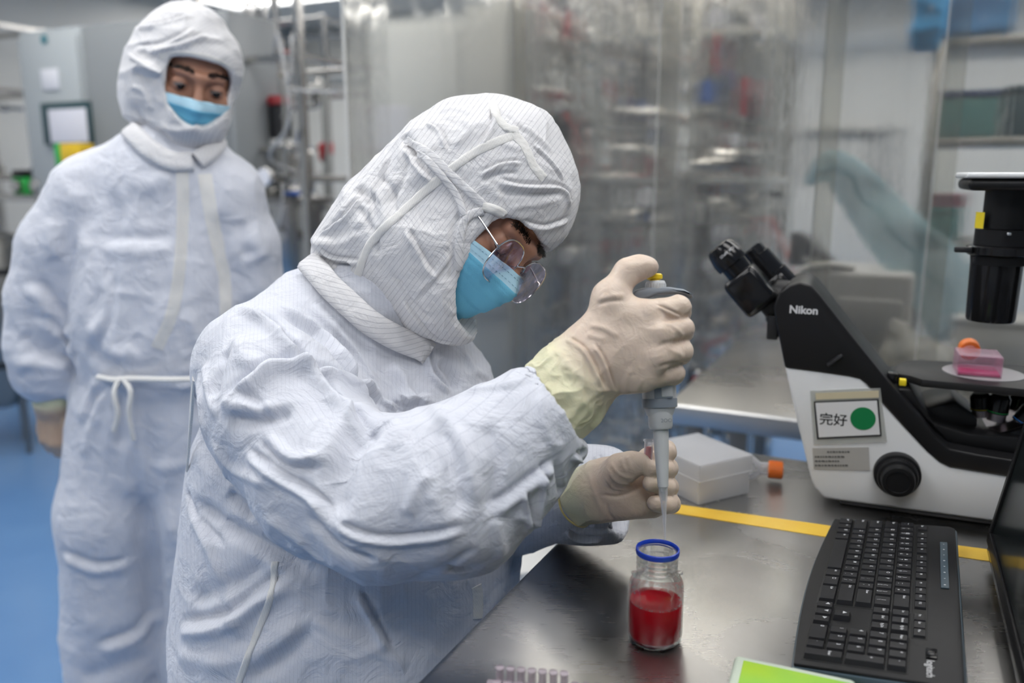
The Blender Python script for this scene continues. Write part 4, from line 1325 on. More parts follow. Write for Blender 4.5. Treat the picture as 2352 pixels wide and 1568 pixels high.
# tapes and straps of the hood
ribbon('seam_tape', hoodtree, [(820, 640), (850, 560), (920, 490), (1005, 415), (1090, 350), (1180, 310)], 20, 1.0, M_tapec, hood)
ribbon('seam_tape', hoodtree, [(1130, 232), (1140, 262), (1160, 290), (1190, 300)], 20, 1.0, M_tapec, hood)
ribbon('seam_tape', hoodtree, [(1178, 305), (1205, 335), (1225, 380), (1250, 410)], 22, 1.0, M_tapec, hood)
ribbon('strap', hoodtree, [(932, 322), (985, 352), (1045, 410), (1110, 470)], 19, 1.0, M_hood, hood, .0012, .0010)
ribbon('strap', hoodtree, [(960, 345), (1015, 405), (1050, 450), (1066, 495)], 16, 1.0, M_hood, hood, .0022, .0010)
ribbon('brim_binding', hoodtree, [(1108, 474), (1150, 488), (1198, 525), (1232, 566), (1241, 584)], 22, 1.0, M_tapec, hood, .001, .0025)
ribbon('opening_binding', hoodtree, [(1110, 484), (1074, 498), (1058, 540), (1054, 600), (1058, 660), (1074, 705), (1094, 732)], 20, 1.0, M_hood, hood, .001, .0020)
# collar of the coverall
col_ = ribbon('collar', ctree, [(716, 612), (790, 690), (880, 760), (990, 812)], 58, 1.0, M_hood, SP, .010, .004)
ribbon('front_placket', ctree, [(1094, 1345), (1098, 1375), (1097, 1420)], 30, 1.0, M_tapec, SP)
ribbon('seam_tape', ctree, [(445, 870), (436, 960), (430, 1080)], 14, 1.0, M_tapec, SP)
ribbon('seam_tape', ctree, [(632, 1290), (622, 1370), (580, 1480), (548, 1568)], 16, 1.0, M_tapec, SP)

bw_ = smoothcurve([(872, 395), (845, 402), (822, 412), (816, 426), (830, 432), (855, 420), (880, 404)], 5)
b = MB(); P_ = [W(x, y, 1.07) for x, y in bw_]; T_ = cv(0, 0, .012)
V = []; F = []
for p in P_: V += [p-T_, p+T_]
for i in range(len(P_)-1): F.append((2*i, 2*i+2, 2*i+3, 2*i+1))
o_ = mesh_obj('bow_loop', V, F, M_hood, hood); md = o_.modifiers.new('thick', 'SOLIDIFY'); md.thickness = .0016; setattr_f(o_, 'stripe', [i*.002 for i in range(len(V))])
# glasses ---------------------------------------------------------------
M_wire = steel('spectacle_wire', (.55, .54, .55), .15)
M_lens = bpy.data.materials.new('lens_glass'); M_lens.use_nodes = True
nt = M_lens.node_tree; nt.nodes.clear(); o_ = nt.nodes.new('ShaderNodeOutputMaterial')
t_ = nt.nodes.new('ShaderNodeBsdfTransparent'); t_.inputs[0].default_value = (.95, .92, .96, 1)
g_ = nt.nodes.new('ShaderNodeBsdfGlossy'); g_.inputs['Roughness'].default_value = .02; g_.inputs[0].default_value = (.85, .8, 1, 1)
mx_ = nt.nodes.new('ShaderNodeMixShader'); mx_.inputs[0].default_value = .10
nt.links.new(t_.outputs[0], mx_.inputs[1]); nt.links.new(g_.outputs[0], mx_.inputs[2]); nt.links.new(mx_.outputs[0], o_.inputs[0])
GL = bpy.data.objects.new('glasses', None); link(GL, SP)
GL['label'] = 'thin silver wire-framed glasses'
LF = .103
def lens_pt(t, a, g=1.0, fo=0.0):
    ca, sa = cos(a), sin(a); e = .78
    x = .0280*g*np.sign(ca)*abs(ca)**e; y = .0285*g*np.sign(sa)*abs(sa)**e
    return hd.p(LF+fo-.12*abs(x*0+t*x)*.3-(.10*y), t*.0345+x, -.013+y)
for t in (-1, 1):
    ring = [lens_pt(t, 2*pi*i/40) for i in range(40)]
    b = MB(); b.tube(ring, .00095, 7, True); fr_ = b.build('rim', M_wire, GL)
    c = hd.p(LF+.001, t*.0345, -.013); V = [c+hd.f*.0006, c-hd.f*.0006]+[p+hd.f*.0005 for p in ring]+[p-hd.f*.0005 for p in ring]; F = []
    for i in range(40):
        j = (i+1) % 40; F += [(0, 2+i, 2+j), (1, 42+j, 42+i), (2+i, 42+i, 42+j, 2+j)]
    mesh_obj('lens', V, F, M_lens, fr_, True)
    h0 = hd.p(LF-.004, t*.062, -.004)
    b = MB(); b.tube([hd.p(LF-.001, t*.0595, -.006), hd.p(LF-.003, t*.0625, -.004), h0-hd.f*.004], .0014, 7); b.build('hinge', M_wire, GL)
    b = MB(); b.tube(smoothcurve([h0, hd.p(.06, t*.0735, .002), hd.p(.02, t*.078, .005), hd.p(-.01, t*.080, .002), hd.p(-.025, t*.079, -.02)], 6), .0011, 7); b.build('temple', M_wire, GL)
    b = MB(); b.tube([hd.p(LF, t*.010, -.008), hd.p(LF-.008, t*.009, -.012), hd.p(LF-.010, t*.011, -.020)], .0006, 6); b.cyl(hd.p(LF-.011, t*.0105, -.020), hd.p(LF-.013, t*.0095, -.020), .003, .003, 10); b.build('nose_pad', M_wire, GL)
b = MB(); b.tube(smoothcurve([hd.p(LF, -.009, -.006), hd.p(LF+.003, 0, -.001), hd.p(LF, .009, -.006)], 6), .001, 7); b.build('bridge', M_wire, GL)

# ------------------------------------------------------------------ gloves of the seated person
def glove_mesh(Fd, it=2, sub=True):
    V, F = Fd.mesh(it)
    if sub: V, F = subdivide(V, F)
    return V, F
zr = .858
palmR = [
 [(1362, 812, zr, 62), (1420, 800, .852, 60)],
 [(1375, 770, .855, 48), (1488, 722, .840, 31)], [(1385, 800, .853, 50), (1512, 768, .834, 32)],
 [(1385, 835, .853, 52), (1508, 822, .834, 32)], [(1395, 865, .856, 42), (1482, 868, .842, 31)],
 [(1440, 790, .850, 50), (1460, 840, .850, 44)],
]
fingR = [
 [(1488, 718, .842, 29), (1558, 706, .856, 28), (1562, 716, .888, 25), (1520, 722, .905, 23)],
 [(1512, 766, .836, 30), (1566, 754, .856, 28), (1566, 762, .890, 26), (1515, 768, .908, 23)],
 [(1508, 820, .836, 30), (1564, 806, .857, 28), (1562, 812, .890, 25), (1512, 816, .908, 23)],
 [(1482, 866, .844, 29), (1546, 858, .860, 26), (1546, 862, .888, 23), (1505, 866, .902, 21)],
]
thumbR = [[(1385, 755, .852, 46), (1402, 682, .852, 36), (1440, 626, .858, 27), (1470, 614, .862, 23), (1492, 613, .866, 20)],
          [(1402, 700, .852, 34), (1440, 715, .850, 30)], [(1440, 730, .848, 34), (1470, 725, .848, 30)]]
gaunt = [[(1362, 815, .858, 70), (1340, 842, .860, 84), (1300, 895, .862, 96), (1268, 935, .864, 97)]]
lo, hi = bounds(palmR+fingR+thumbR+gaunt, .012)
Fd = Field(lo, hi, .0019)
for g in palmR: bl(Fd, g, .014, (CF, 1.35))
for g in thumbR: bl(Fd, g, .012)
for g in gaunt: bl(Fd, g, .012, (CF, 1.15))
for g in fingR: bl(Fd, g, .0035)
V, F = glove_mesh(Fd)
N = vnormals(V, F)
d_, arcg, _, _ = polydist(V, np.array([W(1475, 780, .85), W(1268, 935, .864)]))
cuf = np.clip((arcg-.42)*3.2, 0, 1)
V = V+N*((.0005+.0016*cuf)*ridged(V, 45, 41)+.0009*cuf*ridged(V, 90, 42))[:, None]
GS = [
 ('r', 5, 2.0, [(1437, 905), (1440, 870), (1452, 840)]), ('r', 5, 1.8, [(1460, 908), (1468, 880), (1478, 868)]), ('r', 5, 1.5, [(1452, 906), (1454, 880), (1458, 860)]),
 ('f', 6, 2.2, [(1360, 785), (1385, 820), (1400, 860), (1412, 900)]),
 ('r', 5, 1.8, [(1350, 745), (1390, 755), (1425, 775)]), ('r', 5, 1.6, [(1345, 765), (1370, 775), (1395, 780)]),
 ('r', 5, 1.8, [(1370, 690), (1400, 680), (1440, 678)]), ('v', 5, 1.4, [(1368, 700), (1400, 692), (1436, 690)]),
 ('f', 5, 1.6, [(1505, 700), (1545, 718), (1568, 728)]), ('r', 4, 1.4, [(1510, 735), (1550, 752), (1572, 775)]),
 ('r', 4, 1.3, [(1530, 800), (1560, 812), (1572, 824)]), ('r', 5, 1.3, [(1510, 690), (1530, 700), (1560, 720)]),
 ('v', 6, 1.6, [(1500, 745), (1540, 735), (1585, 730)]), ('v', 6, 1.6, [(1505, 796), (1545, 785), (1588, 782)]), ('v', 6, 1.6, [(1495, 846), (1540, 836), (1578, 834)]),
 ('r', 5, 1.5, [(1330, 745), (1320, 770), (1300, 790)]), ('f', 7, 2.5, [(1300, 775), (1340, 800), (1370, 850), (1390, 900)]),
 ('r', 7, 2, [(1280, 830), (1330, 860), (1370, 910)]), ('r', 7, 2, [(1300, 960), (1350, 920), (1400, 880)]), ('r', 6, 2, [(1270, 800), (1300, 830), (1320, 880)]),
]
V = strokes(V, F, tune(GS, 1.7, .6, 1.2, .9), .86)
gr = mesh_obj('right_glove', V, F, M_glove, SP); setattr_f(gr, 'cuff', cuf); gr['label'] = 'cream latex glove holding the pipette'
# white inner cuff between glove and sleeve
Fd = Field(*bounds([[(1290, 930, .862, 105)]], .02), .003)
bl(Fd, [(1255, 945, .864, 92), (1292, 935, .860, 97)], .01)
cutcyl(Fd, W(1296, 938, .858), unit(W(1290, 925, .86)-W(1120, 1030, .86)), .1, .1)
V, F = Fd.mesh(2); N = vnormals(V, F); V = V+N*(.002*ridged(V, 40, 51))[:, None]
V[:, :] += np.array(cv(-.004, -.013, -.002))
ic = mesh_obj('inner_cuff', V, F, M_hood, SP); setattr_f(ic, 'stripe', V[:, 2])

# left glove
palmL = [
 [(1392, 1120, .958, 52), (1440, 1120, .955, 50)],
 [(1400, 1095, .958, 42), (1488, 1062, .960, 26)], [(1400, 1110, .958, 44), (1500, 1090, .964, 27)],
 [(1400, 1130, .958, 46), (1500, 1128, .962, 28)], [(1400, 1148, .955, 42), (1492, 1158, .954, 28)],
 [(1440, 1150, .940, 38), (1500, 1158, .940, 28)],
]
fingL = [
 [(1490, 1050, .962, 24), (1530, 1032, .955, 22), (1534, 1038, .930, 20), (1503, 1052, .916, 18)],
 [(1502, 1088, .964, 25), (1535, 1075, .952, 22), (1532, 1078, .922, 20), (1494, 1076, .902, 19)],
 [(1502, 1126, .962, 25), (1536, 1118, .950, 22), (1532, 1118, .920, 20), (1493, 1110, .902, 18)],
 [(1494, 1158, .956, 26), (1540, 1156, .944, 22), (1532, 1158, .918, 21), (1505, 1156, .908, 19)],
]
thumbL = [[(1400, 1105, .945, 42), (1425, 1078, .922, 34), (1455, 1066, .910, 26), (1475, 1064, .904, 21)]]
gauntL = [[(1410, 1118, .955, 60), (1370, 1128, .965, 60), (1322, 1146, .985, 64)]]
lo, hi = bounds(palmL+fingL+thumbL+gauntL, .012)
Fd = Field(lo, hi, .0019)
for g in palmL: bl(Fd, g, .014, (CF, 1.3))
for g in gauntL: bl(Fd, g, .012)
for g in thumbL: bl(Fd, g, .010)
for g in fingL: bl(Fd, g, .003)
axl = unit(W(1410, 1118, .955)-W(1322, 1146, .985))
cutcyl(Fd, W(1322, 1146, .985)-axl*.1, axl, .1, .1, k=.002)
V, F = glove_mesh(Fd)
N = vnormals(V, F)
d_, arcg, _, _ = polydist(V, np.array([W(1440, 1118, .95), W(1322, 1146, .985)]))
cuf = np.clip((arcg-.3)*2.0, 0, 1)
V = V+N*((.0005+.0010*cuf)*ridged(V, 45, 61))[:, None]
GL_ = [
 ('v', 5, 1.8, [(1370, 1135), (1420, 1140), (1460, 1125), (1475, 1110)]),
 ('r', 4, 1.4, [(1400, 1060), (1425, 1090), (1460, 1100)]), ('r', 4, 1.4, [(1395, 1075), (1415, 1105), (1455, 1112)]), ('r', 4, 1.4, [(1388, 1092), (1410, 1120), (1450, 1124)]),
 ('r', 4, 1.3, [(1425, 1050), (1432, 1070), (1440, 1085)]), ('r', 4, 1.3, [(1440, 1046), (1446, 1066), (1452, 1082)]),
 ('r', 4, 1.2, [(1484, 1140), (1482, 1165), (1486, 1185)]), ('v', 5, 1.4, [(1390, 1150), (1400, 1180), (1410, 1195)]),
 ('r', 5, 1.4, [(1350, 1080), (1365, 1130), (1390, 1190)]),
]
V = strokes(V, F, tune(GL_, 1.5, .7, 1.2, .9), .95)
gl_ = mesh_obj('left_glove', V, F, M_glove, SP); setattr_f(gl_, 'cuff', cuf); gl_['label'] = 'cream latex glove holding the small tube'
c = W(1322, 1146, .985); a1_ = unit(np.cross(axl, CF)); a2_ = np.cross(axl, a1_)
b = MB(); b.tube([c+.0335*(a1_*cos(t)+a2_*sin(t))+axl*(.002*sin(3*t)) for t in np.linspace(0, 2*pi, 48)[:-1]], .0013, 7, True)
b.build('rolled_rim', mat('glove_rim', (.78, .66, .28), .4), gl_)

# ------------------------------------------------------------------ pipette (own frame: z up along the shaft, x right, y away)
Ptip = W(1528, 1240, .868); Ptop = W(1503, 640, .878)
pz = unit(Ptop-Ptip); px_ = unit(cv(1, .04, 0)-pz*(cv(1, .04, 0)@pz)); py_ = np.cross(pz, px_)
MP = Matrix(((px_[0], py_[0], pz[0], Ptip[0]), (px_[1], py_[1], pz[1], Ptip[1]), (px_[2], py_[2], pz[2], Ptip[2]), (0, 0, 0, 1)))
PL = np.linalg.norm(Ptop-Ptip)
M_pip = mat('pipette_grey_white', (.55, .56, .57), .35); M_pipd = mat('pipette_grey', (.23, .26, .30), .35)
M_clear = bpy.data.materials.new('clear_plastic'); M_clear.use_nodes = True
nt = M_clear.node_tree; nt.nodes.clear(); o_ = nt.nodes.new('ShaderNodeOutputMaterial')
t_ = nt.nodes.new('ShaderNodeBsdfTransparent'); t_.inputs[0].default_value = (.94, .94, .95, 1)
g_ = nt.nodes.new('ShaderNodeBsdfPrincipled'); g_.inputs['Base Color'].default_value = (.85, .86, .9, 1); g_.inputs['Roughness'].default_value = .08
fz = nt.nodes.new('ShaderNodeLayerWeight'); fz.inputs[0].default_value = .45
mr_ = nt.nodes.new('ShaderNodeMapRange'); mr_.inputs['To Min'].default_value = .16; mr_.inputs['To Max'].default_value = .8
nt.links.new(fz.outputs['Facing'], mr_.inputs[0])
mx_ = nt.nodes.new('ShaderNodeMixShader'); nt.links.new(mr_.outputs[0], mx_.inputs[0])
nt.links.new(t_.outputs[0], mx_.inputs[1]); nt.links.new(g_.outputs[0], mx_.inputs[2]); nt.links.new(mx_.outputs[0], o_.inputs[0])
PIP = thing('pipette', 'grey pipette with yellow button held in the raised right hand', 'pipette', Ptip)
MPl = Matrix.Translation(-Vector(Ptip)) @ MP
def zy(py): return (1240-py)/600*PL       # height along the shaft for an image row
u_ = PL/600                               # metres per picture pixel here
b = MB(); b.lathe([(3*u_*.5, 0), (4.5*u_*.5, zy(1215)), (12*u_*.5*1.3, zy(1150)), (17*u_*.5*1.2, zy(1135)), (20*u_*.5, zy(1100)), (22*u_*.5, zy(1095)), (19*u_*.5, zy(1095)), (11*u_*.5, zy(1140)), (2.5*u_*.5, zy(1210)), (1.4*u_*.5, 0)], MPl, 20, cap=False)
b.build('tip', M_clear, PIP)
b = MB(); b.lathe([(0, zy(1150)), (9*u_*.5, zy(1150)), (11*u_*.5, zy(1130)), (14*u_*.5, zy(1128)), (17*u_*.5, zy(1122)), (24*u_*.5, zy(1118)), (33*u_*.5, zy(1040)), (36*u_*.5, zy(990)), (36*u_*.5, zy(980)), (0, zy(980))], MPl, 28)
b.build('shaft', M_pip, PIP)
b = MB(); b.lathe([(0, zy(986)), (49*u_*.5, zy(986)), (55*u_*.5, zy(980)), (57*u_*.5, zy(952)), (57*u_*.5, zy(945)), (0, zy(945))], MPl, 30); b.build('lower_collar', M_pip, PIP)
b = MB(); b.lathe([(0, zy(955)), (60*u_*.5, zy(955)), (74*u_*.5, zy(935)), (79*u_*.5, zy(910)), (76*u_*.5, zy(850)), (60*u_*.5, zy(780)), (56*u_*.5, zy(700)), (52*u_*.5, zy(688)), (0, zy(688))], MPl @ Matrix.Diagonal((1, .85, 1, 1)), 32); b.build('handle', M_pip, PIP)
b = MB(); b.lathe([(74*u_*.5, zy(938)), (80.5*u_*.5, zy(936)), (81.5*u_*.5, zy(918)), (80*u_*.5, zy(916))], MPl @ Matrix.Diagonal((1, .87, 1, 1)), 32, cap=False); b.build('grey_band', M_pipd, PIP)
b = MB(); b.box((4*u_, -38*u_*.87, zy(898)), (42*u_, 6*u_, 36*u_), MPl, .001); b.build('window_frame', M_pipd, PIP)
b = MB(); b.box((12*u_, -40*u_*.89, zy(895)), (26*u_, 5*u_, 34*u_), MPl, .001); b.build('volume_window', M_pip, PIP)
Vt, Ft = text_mesh('2OO', .0055, .0)
b = MB(); b.add([(v[0]+9*u_, -29.5*u_, v[1]+zy(966)) for v in Vt], Ft, MPl); b.build('marking', M_pipd, PIP, smooth=False)
# finger rest: curved hook
hk = [(-58, 8), (-50, 16), (-30, 20), (0, 22), (30, 20), (60, 14), (78, 4), (84, -8), (78, -4), (60, 4), (30, 6), (0, 4), (-20, -4), (-44, -8), (-55, -2)]
b = MB(); b.prism([(x*u_+2*u_, z*u_+zy(682)) for x, z in hk], -.011, .011, MPl, .0025, 3); b.build('finger_rest', M_pipd, PIP)
b = MB(); b.lathe([(22*u_, zy(668)), (24*u_, zy(664)), (23*u_, zy(650)), (21*u_, zy(646)), (0, zy(646))], MPl @ Matrix.Translation((2*u_, 0, 0)), 30); dl_ = b.build('volume_dial', M_pip, PIP)
b = MB()
for k_ in range(24):
    a = 2*pi*k_/24; b.box((2*u_+23.6*u_*cos(a), 23.6*u_*sin(a), zy(658)), (1.6*u_, 1.6*u_, 10*u_), MPl)
kn = b.build('dial_ribs', M_pip, dl_); kn['kind'] = 'stuff'
b = MB(); b.lathe([(12*u_, zy(648)), (12*u_, zy(642)), (17*u_, zy(641)), (18*u_, zy(638)), (18*u_, zy(632)), (15*u_, zy(629)), (0, zy(629))], MPl @ Matrix.Translation((1*u_, 0, 0)), 30); b.build('push_button', mat('yellow_button', (.88, .62, .02), .35), PIP)

# ------------------------------------------------------------------ small tube in the left hand
tb = W(1488, 1060, .905); tt = W(1491, 1009, .905); tz = unit(tt-tb); txx = unit(CR-tz*(CR@tz)); tyy = np.cross(tz, txx)
TU = thing('sample_tube', 'small open tube of pink liquid pinched in the left glove', 'tube', tb)
MT = Matrix(((txx[0], tyy[0], tz[0], 0), (txx[1], tyy[1], tz[1], 0), (txx[2], tyy[2], tz[2], 0), (0, 0, 0, 1)))
L_ = np.linalg.norm(tt-tb)
b = MB(); b.lathe([(.0015, -.010), (.0030, -.006), (.0046, .004), (.0051, L_), (.0064, L_), (.0064, L_-.002), (.0056, L_-.002)], MT, 24, cap=False); b.build('wall', M_clear, TU)
M_pink = mat('pink_liquid', (.80, .16, .18), .15, **{'Transmission Weight': .4})
b = MB(); b.lathe([(.0012, -.009), (.0026, -.006), (.0042, .004), (.0046, L_-.008), (0, L_-.0085)], MT, 24); b.build('liquid', M_pink, TU)
b = MB(); b.box((.0065, 0, L_+.0005), (.006, .002, .001), MT); b.cyl(MT @ Vector((.0095, 0, L_+.003)), MT @ Vector((.012, 0, L_+.0135)), .0012, .0012, 6); b.build('hinge_tab', M_clear, TU)
b = MB(); b.lathe([(0, 0), (.0055, 0), (.0062, .001), (.0062, .0022), (0, .0022)], MT @ Matrix.Translation((.0125, 0, L_+.017)) @ Matrix.Rotation(1.35, 4, 'Y'), 20); b.build('lid', M_clear, TU)

# ------------------------------------------------------------------ reagent bottle
def glass(name, tint=(1, 1, 1), amt=.05):
    m = bpy.data.materials.new(name); m.use_nodes = True
    nt = m.node_tree; nt.nodes.clear(); o_ = nt.nodes.new('ShaderNodeOutputMaterial')
    g_ = nt.nodes.new('ShaderNodeBsdfGlass'); g_.inputs[0].default_value = (*tint, 1); g_.inputs['IOR'].default_value = 1.42; g_.inputs['Roughness'].default_value = 0
    t_ = nt.nodes.new('ShaderNodeBsdfTransparent'); t_.inputs[0].default_value = (*tint, 1)
    mx_ = nt.nodes.new('ShaderNodeMixShader'); mx_.inputs[0].default_value = amt
    nt.links.new(g_.outputs[0], mx_.inputs[1]); nt.links.new(t_.outputs[0], mx_.inputs[2]); nt.links.new(mx_.outputs[0], o_.inputs[0]); return m
M_glass = glass('bottle_glass', (.97, .98, .98), .60)
M_redliq = bpy.data.materials.new('red_liquid'); M_redliq.use_nodes = True
_b = bsdf(M_redliq); _b.inputs['Base Color'].default_value = (.66, .003, .014, 1); _b.inputs['Transmission Weight'].default_value = .15
_b.inputs['Roughness'].default_value = .02; _b.inputs['IOR'].default_value = 1.34
bp = onz(1503, 1466, ZB)
BO = thing('reagent_bottle', 'glass screw-neck bottle half full of red liquid under the pipette', 'bottle', bp)
R0 = .0285
outer = [(0, .0012), (.020, .0), (.0245, .0008), (.0275, .004), (R0, .009), (R0, .060), (.0278, .066), (.0255, .0705), (.0215, .0745), (.0195, .0765)]
for k_ in range(3):
    z = .079+.0052*k_; outer += [(.0195, z-.0012), (.0212, z), (.0214, z+.0012), (.0195, z+.0026)]
outer += [(.0192, .0935), (.0205, .0965), (.0205, .0985), (.0190, .0995)]
inner = [(.0160, .0995), (.0156, .080), (.0160, .077), (.0185, .0735), (.0235, .069), (.0262, .064), (.0268, .059), (.0268, .009), (.0255, .0045), (.021, .003), (0, .003)]
b = MB(); b.lathe(outer+inner, None, 56, cap=False); b.build('glass', M_glass, BO)
b = MB(); b.lathe([(0, .0035), (.021, .0035), (.0252, .0044), (.0270, .009), (.0270, .0442), (.0267, .0450), (.0258, .0445), (0, .0440)], None, 56); b.build('red_liquid', M_redliq, BO)
b = MB()
for k_ in range(46):
    a = rng.uniform(0, 2*pi); rr = .0262-abs(rng.normal(0, .0010)); r_ = rng.uniform(.0004, .0011)
    b.lathe([(0, -r_), (r_*.8, -r_*.5), (r_, 0), (r_*.8, r_*.5), (0, r_)], Matrix.Translation((rr*cos(a)*.985, rr*sin(a)*.985, .0446)), 7)
fo = b.build('foam', M_clear, BO); fo['kind'] = 'stuff'
b = MB(); b.lathe([(.0200, .0965), (.0222, .0972), (.0226, .0995), (.0222, .1025), (.0212, .1030), (.0205, .1020), (.0196, .0996)], None, 56, cap=False, closed=True); b.build('pouring_ring', mat('blue_ring', (.012, .05, .45), .3), BO)
for t in (-1, 1):
    b = MB(); b.cyl((t*.0205, 0, .074), (t*.0262, -.002, .0765), .0030, .0024, 12, .0008); b.build('neck_lug', M_glass, BO)

# ------------------------------------------------------------------ plastic box and flask on the bench
M_pp = bpy.data.materials.new('frosted_plastic'); M_pp.use_nodes = True
nt = M_pp.node_tree; nt.nodes.clear(); o_ = nt.nodes.new('ShaderNodeOutputMaterial')
t_ = nt.nodes.new('ShaderNodeBsdfTransparent'); t_.inputs[0].default_value = (.9, .9, .9, 1)
g_ = nt.nodes.new('ShaderNodeBsdfPrincipled'); g_.inputs['Base Color'].default_value = (.90, .91, .93, 1); g_.inputs['Roughness'].default_value = .25; g_.inputs['Subsurface Weight'].default_value = 0
mx_ = nt.nodes.new('ShaderNodeMixShader'); mx_.inputs[0].default_value = .48
tl_ = nt.nodes.new('ShaderNodeBsdfTranslucent'); tl_.inputs[0].default_value = (.9, .91, .93, 1)
mm_ = nt.nodes.new('ShaderNodeMixShader'); mm_.inputs[0].default_value = .45; nt.links.new(g_.outputs[0], mm_.inputs[1]); nt.links.new(tl_.outputs[0], mm_.inputs[2])
nt.links.new(t_.outputs[0], mx_.inputs[1]); nt.links.new(mm_.outputs[0], mx_.inputs[2]); nt.links.new(mx_.outputs[0], o_.inputs[0])
# corners on the bench from the photograph: front corner, right corner
c0 = onz(1604, 1163, ZB); c1 = onz(1722, 1134, ZB); ex = unit(c1-c0); ey = np.array([-ex[1], ex[0], 0])
bxw = np.linalg.norm(c1-c0)*1.02; bxd = .125; hbx = .062
ang = math.atan2(ex[1], ex[0])
BX = thing('storage_box', 'frosted clear plastic box with lid on the bench behind the left hand', 'box', c0+ex*bxw/2+ey*bxd/2, ang)
def hollow(name, w, d, z0, z1, t, m, parent, bottom=True):
    b = MB()
    for s_ in (-1, 1):
        b.box((s_*(w/2-t/2), 0, (z0+z1)/2), (t, d-2*t-.0002, z1-z0), None, .0005, 1); b.box((0, s_*(d/2-t/2), (z0+z1)/2), (w, t, z1-z0), None, .0008, 1)
    zz = z0+t/2 if bottom else z1-t/2
    b.box((0, 0, zz), (w-2*t-.0002, d-2*t-.0002, t)); return b.build(name, m, parent)
hollow('box_body', bxw*.96, bxd*.96, 0.0005, hbx*.92, .0016, M_pp, BX)
lidm = hollow('box_lid', bxw, bxd, hbx*.60, hbx, .0014, M_pp, BX, False)
b = MB()
for s_ in (-1, 1):
    b.tube([(s_*bxw*.49, -bxd*.49, hbx+.0005), (s_*bxw*.49, bxd*.49, hbx+.0005)], .0009, 6); b.tube([(-bxw*.49, s_*bxd*.49, hbx+.0005), (bxw*.49, s_*bxd*.49, hbx+.0005)], .0009, 6)
b.tube([(-bxw*.5, -bxd*.5, hbx*.60), (bxw*.5, -bxd*.5, hbx*.60)], .0012, 6); b.tube([(-bxw*.5, -bxd*.5, hbx*.60), (-bxw*.5, bxd*.5, hbx*.60)], .0012, 6)
b.build('lid_rim', M_pp, lidm)
M_tips = mat('tip_rack_white', (.92, .89, .88), .5)
b = MB(); b.box((0, 0, hbx*.25), (bxw*.86, bxd*.86, hbx*.46), None, .003); b.build('tip_rack', M_tips, BX)
# flask lying behind the box
fc = onz(1772, 1103, ZB+.0)
FL = thing('culture_flask', 'clear flask with orange cap lying on the bench behind the plastic box', 'flask', (fc[0], fc[1], ZB), ang-.75)
b = MB(); b.cyl((-.006, .0, .0185), (.016, .0, .0185), .0135, .0135, 28, .001); cp = b.build('cap', mat('orange_cap', (.92, .22, .03), .4), FL)
b = MB()
for k_ in range(32):
    a = 2*pi*k_/32; b.box((.005, .0136*cos(a), .0185+.0136*sin(a)), (.019, .0007, .0007))
rb = b.build('cap_ribs', MATS['orange_cap'], cp); rb['kind'] = 'stuff'
b = MB(); b.cyl((-.020, 0, .0185), (-.005, 0, .0185), .0105, .0105, 20); b.lathe([(.0105, 0), (.020, -.012), (.022, -.018)], Matrix.Translation((-.018, 0, .0185)) @ Matrix.Rotation(pi/2, 4, 'Y'), 20, cap=False); b.build('neck', M_clear, FL)
b = MB(); b.box((-.070, 0, .0185), (.066, .050, .034), None, .007, 3); b.build('flask_body', M_clear, FL)

# ================================================================== microscope
MO = onz(1910, 1165, ZB); MA = radians(-22.0)
ma = np.array([cos(MA), sin(MA), 0]); mn = np.array([-sin(MA), cos(MA), 0])
MIC = thing('microscope', 'black and white inverted microscope with a pink flask on its stage', 'microscope', MO, MA)
def mp(px, py, n=0.0):
    P = onplane(px, py, MO+mn*n, mn)-MO; return (P@ma, P[2])
def mp3(px, py, n): a, z = mp(px, py, n); return Vector((a, n, z))
def mpz(px, py, z):
    P = onz(px, py, ZB+z)-MO; return (P@ma, P@mn)
def pxr(px, py, n, r): P = onplane(px, py, MO+mn*n, mn); return r*((P-CC)@CF)/FPX
M_mb = mat('microscope_black', (.009, .009, .010), .40, **{'Specular IOR Level': .28})
_n = noise(M_mb, 900, 2); _b = bump(M_mb, _n.outputs['Fac'], .15, .0004); lk(M_mb, _b.outputs[0], bsdf(M_mb).inputs['Normal'])
M_mw = mat('microscope_white', (.74, .75, .76), .35)
M_gloss = mat('gloss_black', (.008, .008, .009), .15, **{'Specular IOR Level': .35})
def pz_(lst, n=0.0): return [mp(x, y, n) for x, y in lst]
wpoly = [(1803, 843), (1880, 853), (1950, 863), (1975, 869), (1990, 880), (2031, 929), (2080, 983), (2130, 1036), (2158, 1060), (2182, 1072), (2313, 1093), (2520, 1120), (2520, 1284), (2273, 1216), (2100, 1188), (1920, 1161), (1893, 1146), (1871, 1120), (1862, 1097), (1835, 985)]
pw = pz_(wpoly); pw = [(a, max(z, .012)) for a, z in pw]
b = MB(); b.prism(pw, 0.0, .20, None, .004, 3); b.build('body', M_mw, MIC)
b = MB(); b.box((.26, .10, .006), (.50, .17, .012), None, .003); b.build('foot_plate', M_black, MIC)
kpoly = [(1803, 845), (1789, 775), (1776, 704), (1790, 672), (1812, 655), (1838, 648), (1862, 654), (1885, 680), (1960, 776), (2040, 876), (2085, 926), (2117, 962), (2150, 1003), (2182, 1030), (2250, 1043), (2327, 1055), (2520, 1085), (2520, 1122), (2313, 1095), (2182, 1074), (2158, 1062), (2130, 1038), (2080, 985), (2031, 931), (1990, 882), (1975, 871), (1950, 865), (1880, 855)]
b = MB(); b.prism(pz_(kpoly), -.0015, .135, None, .0035, 3); hs = b.build('housing', M_mb, MIC)
b = MB(); b.prism(pz_([(2050, 905), (2095, 905), (2150, 985), (2230, 1010), (2352, 1020), (2520, 1060), (2520, 1090), (2182, 1034), (2117, 966)]), .03, .19, None, .004); b.build('turret_bay', M_mb, MIC)
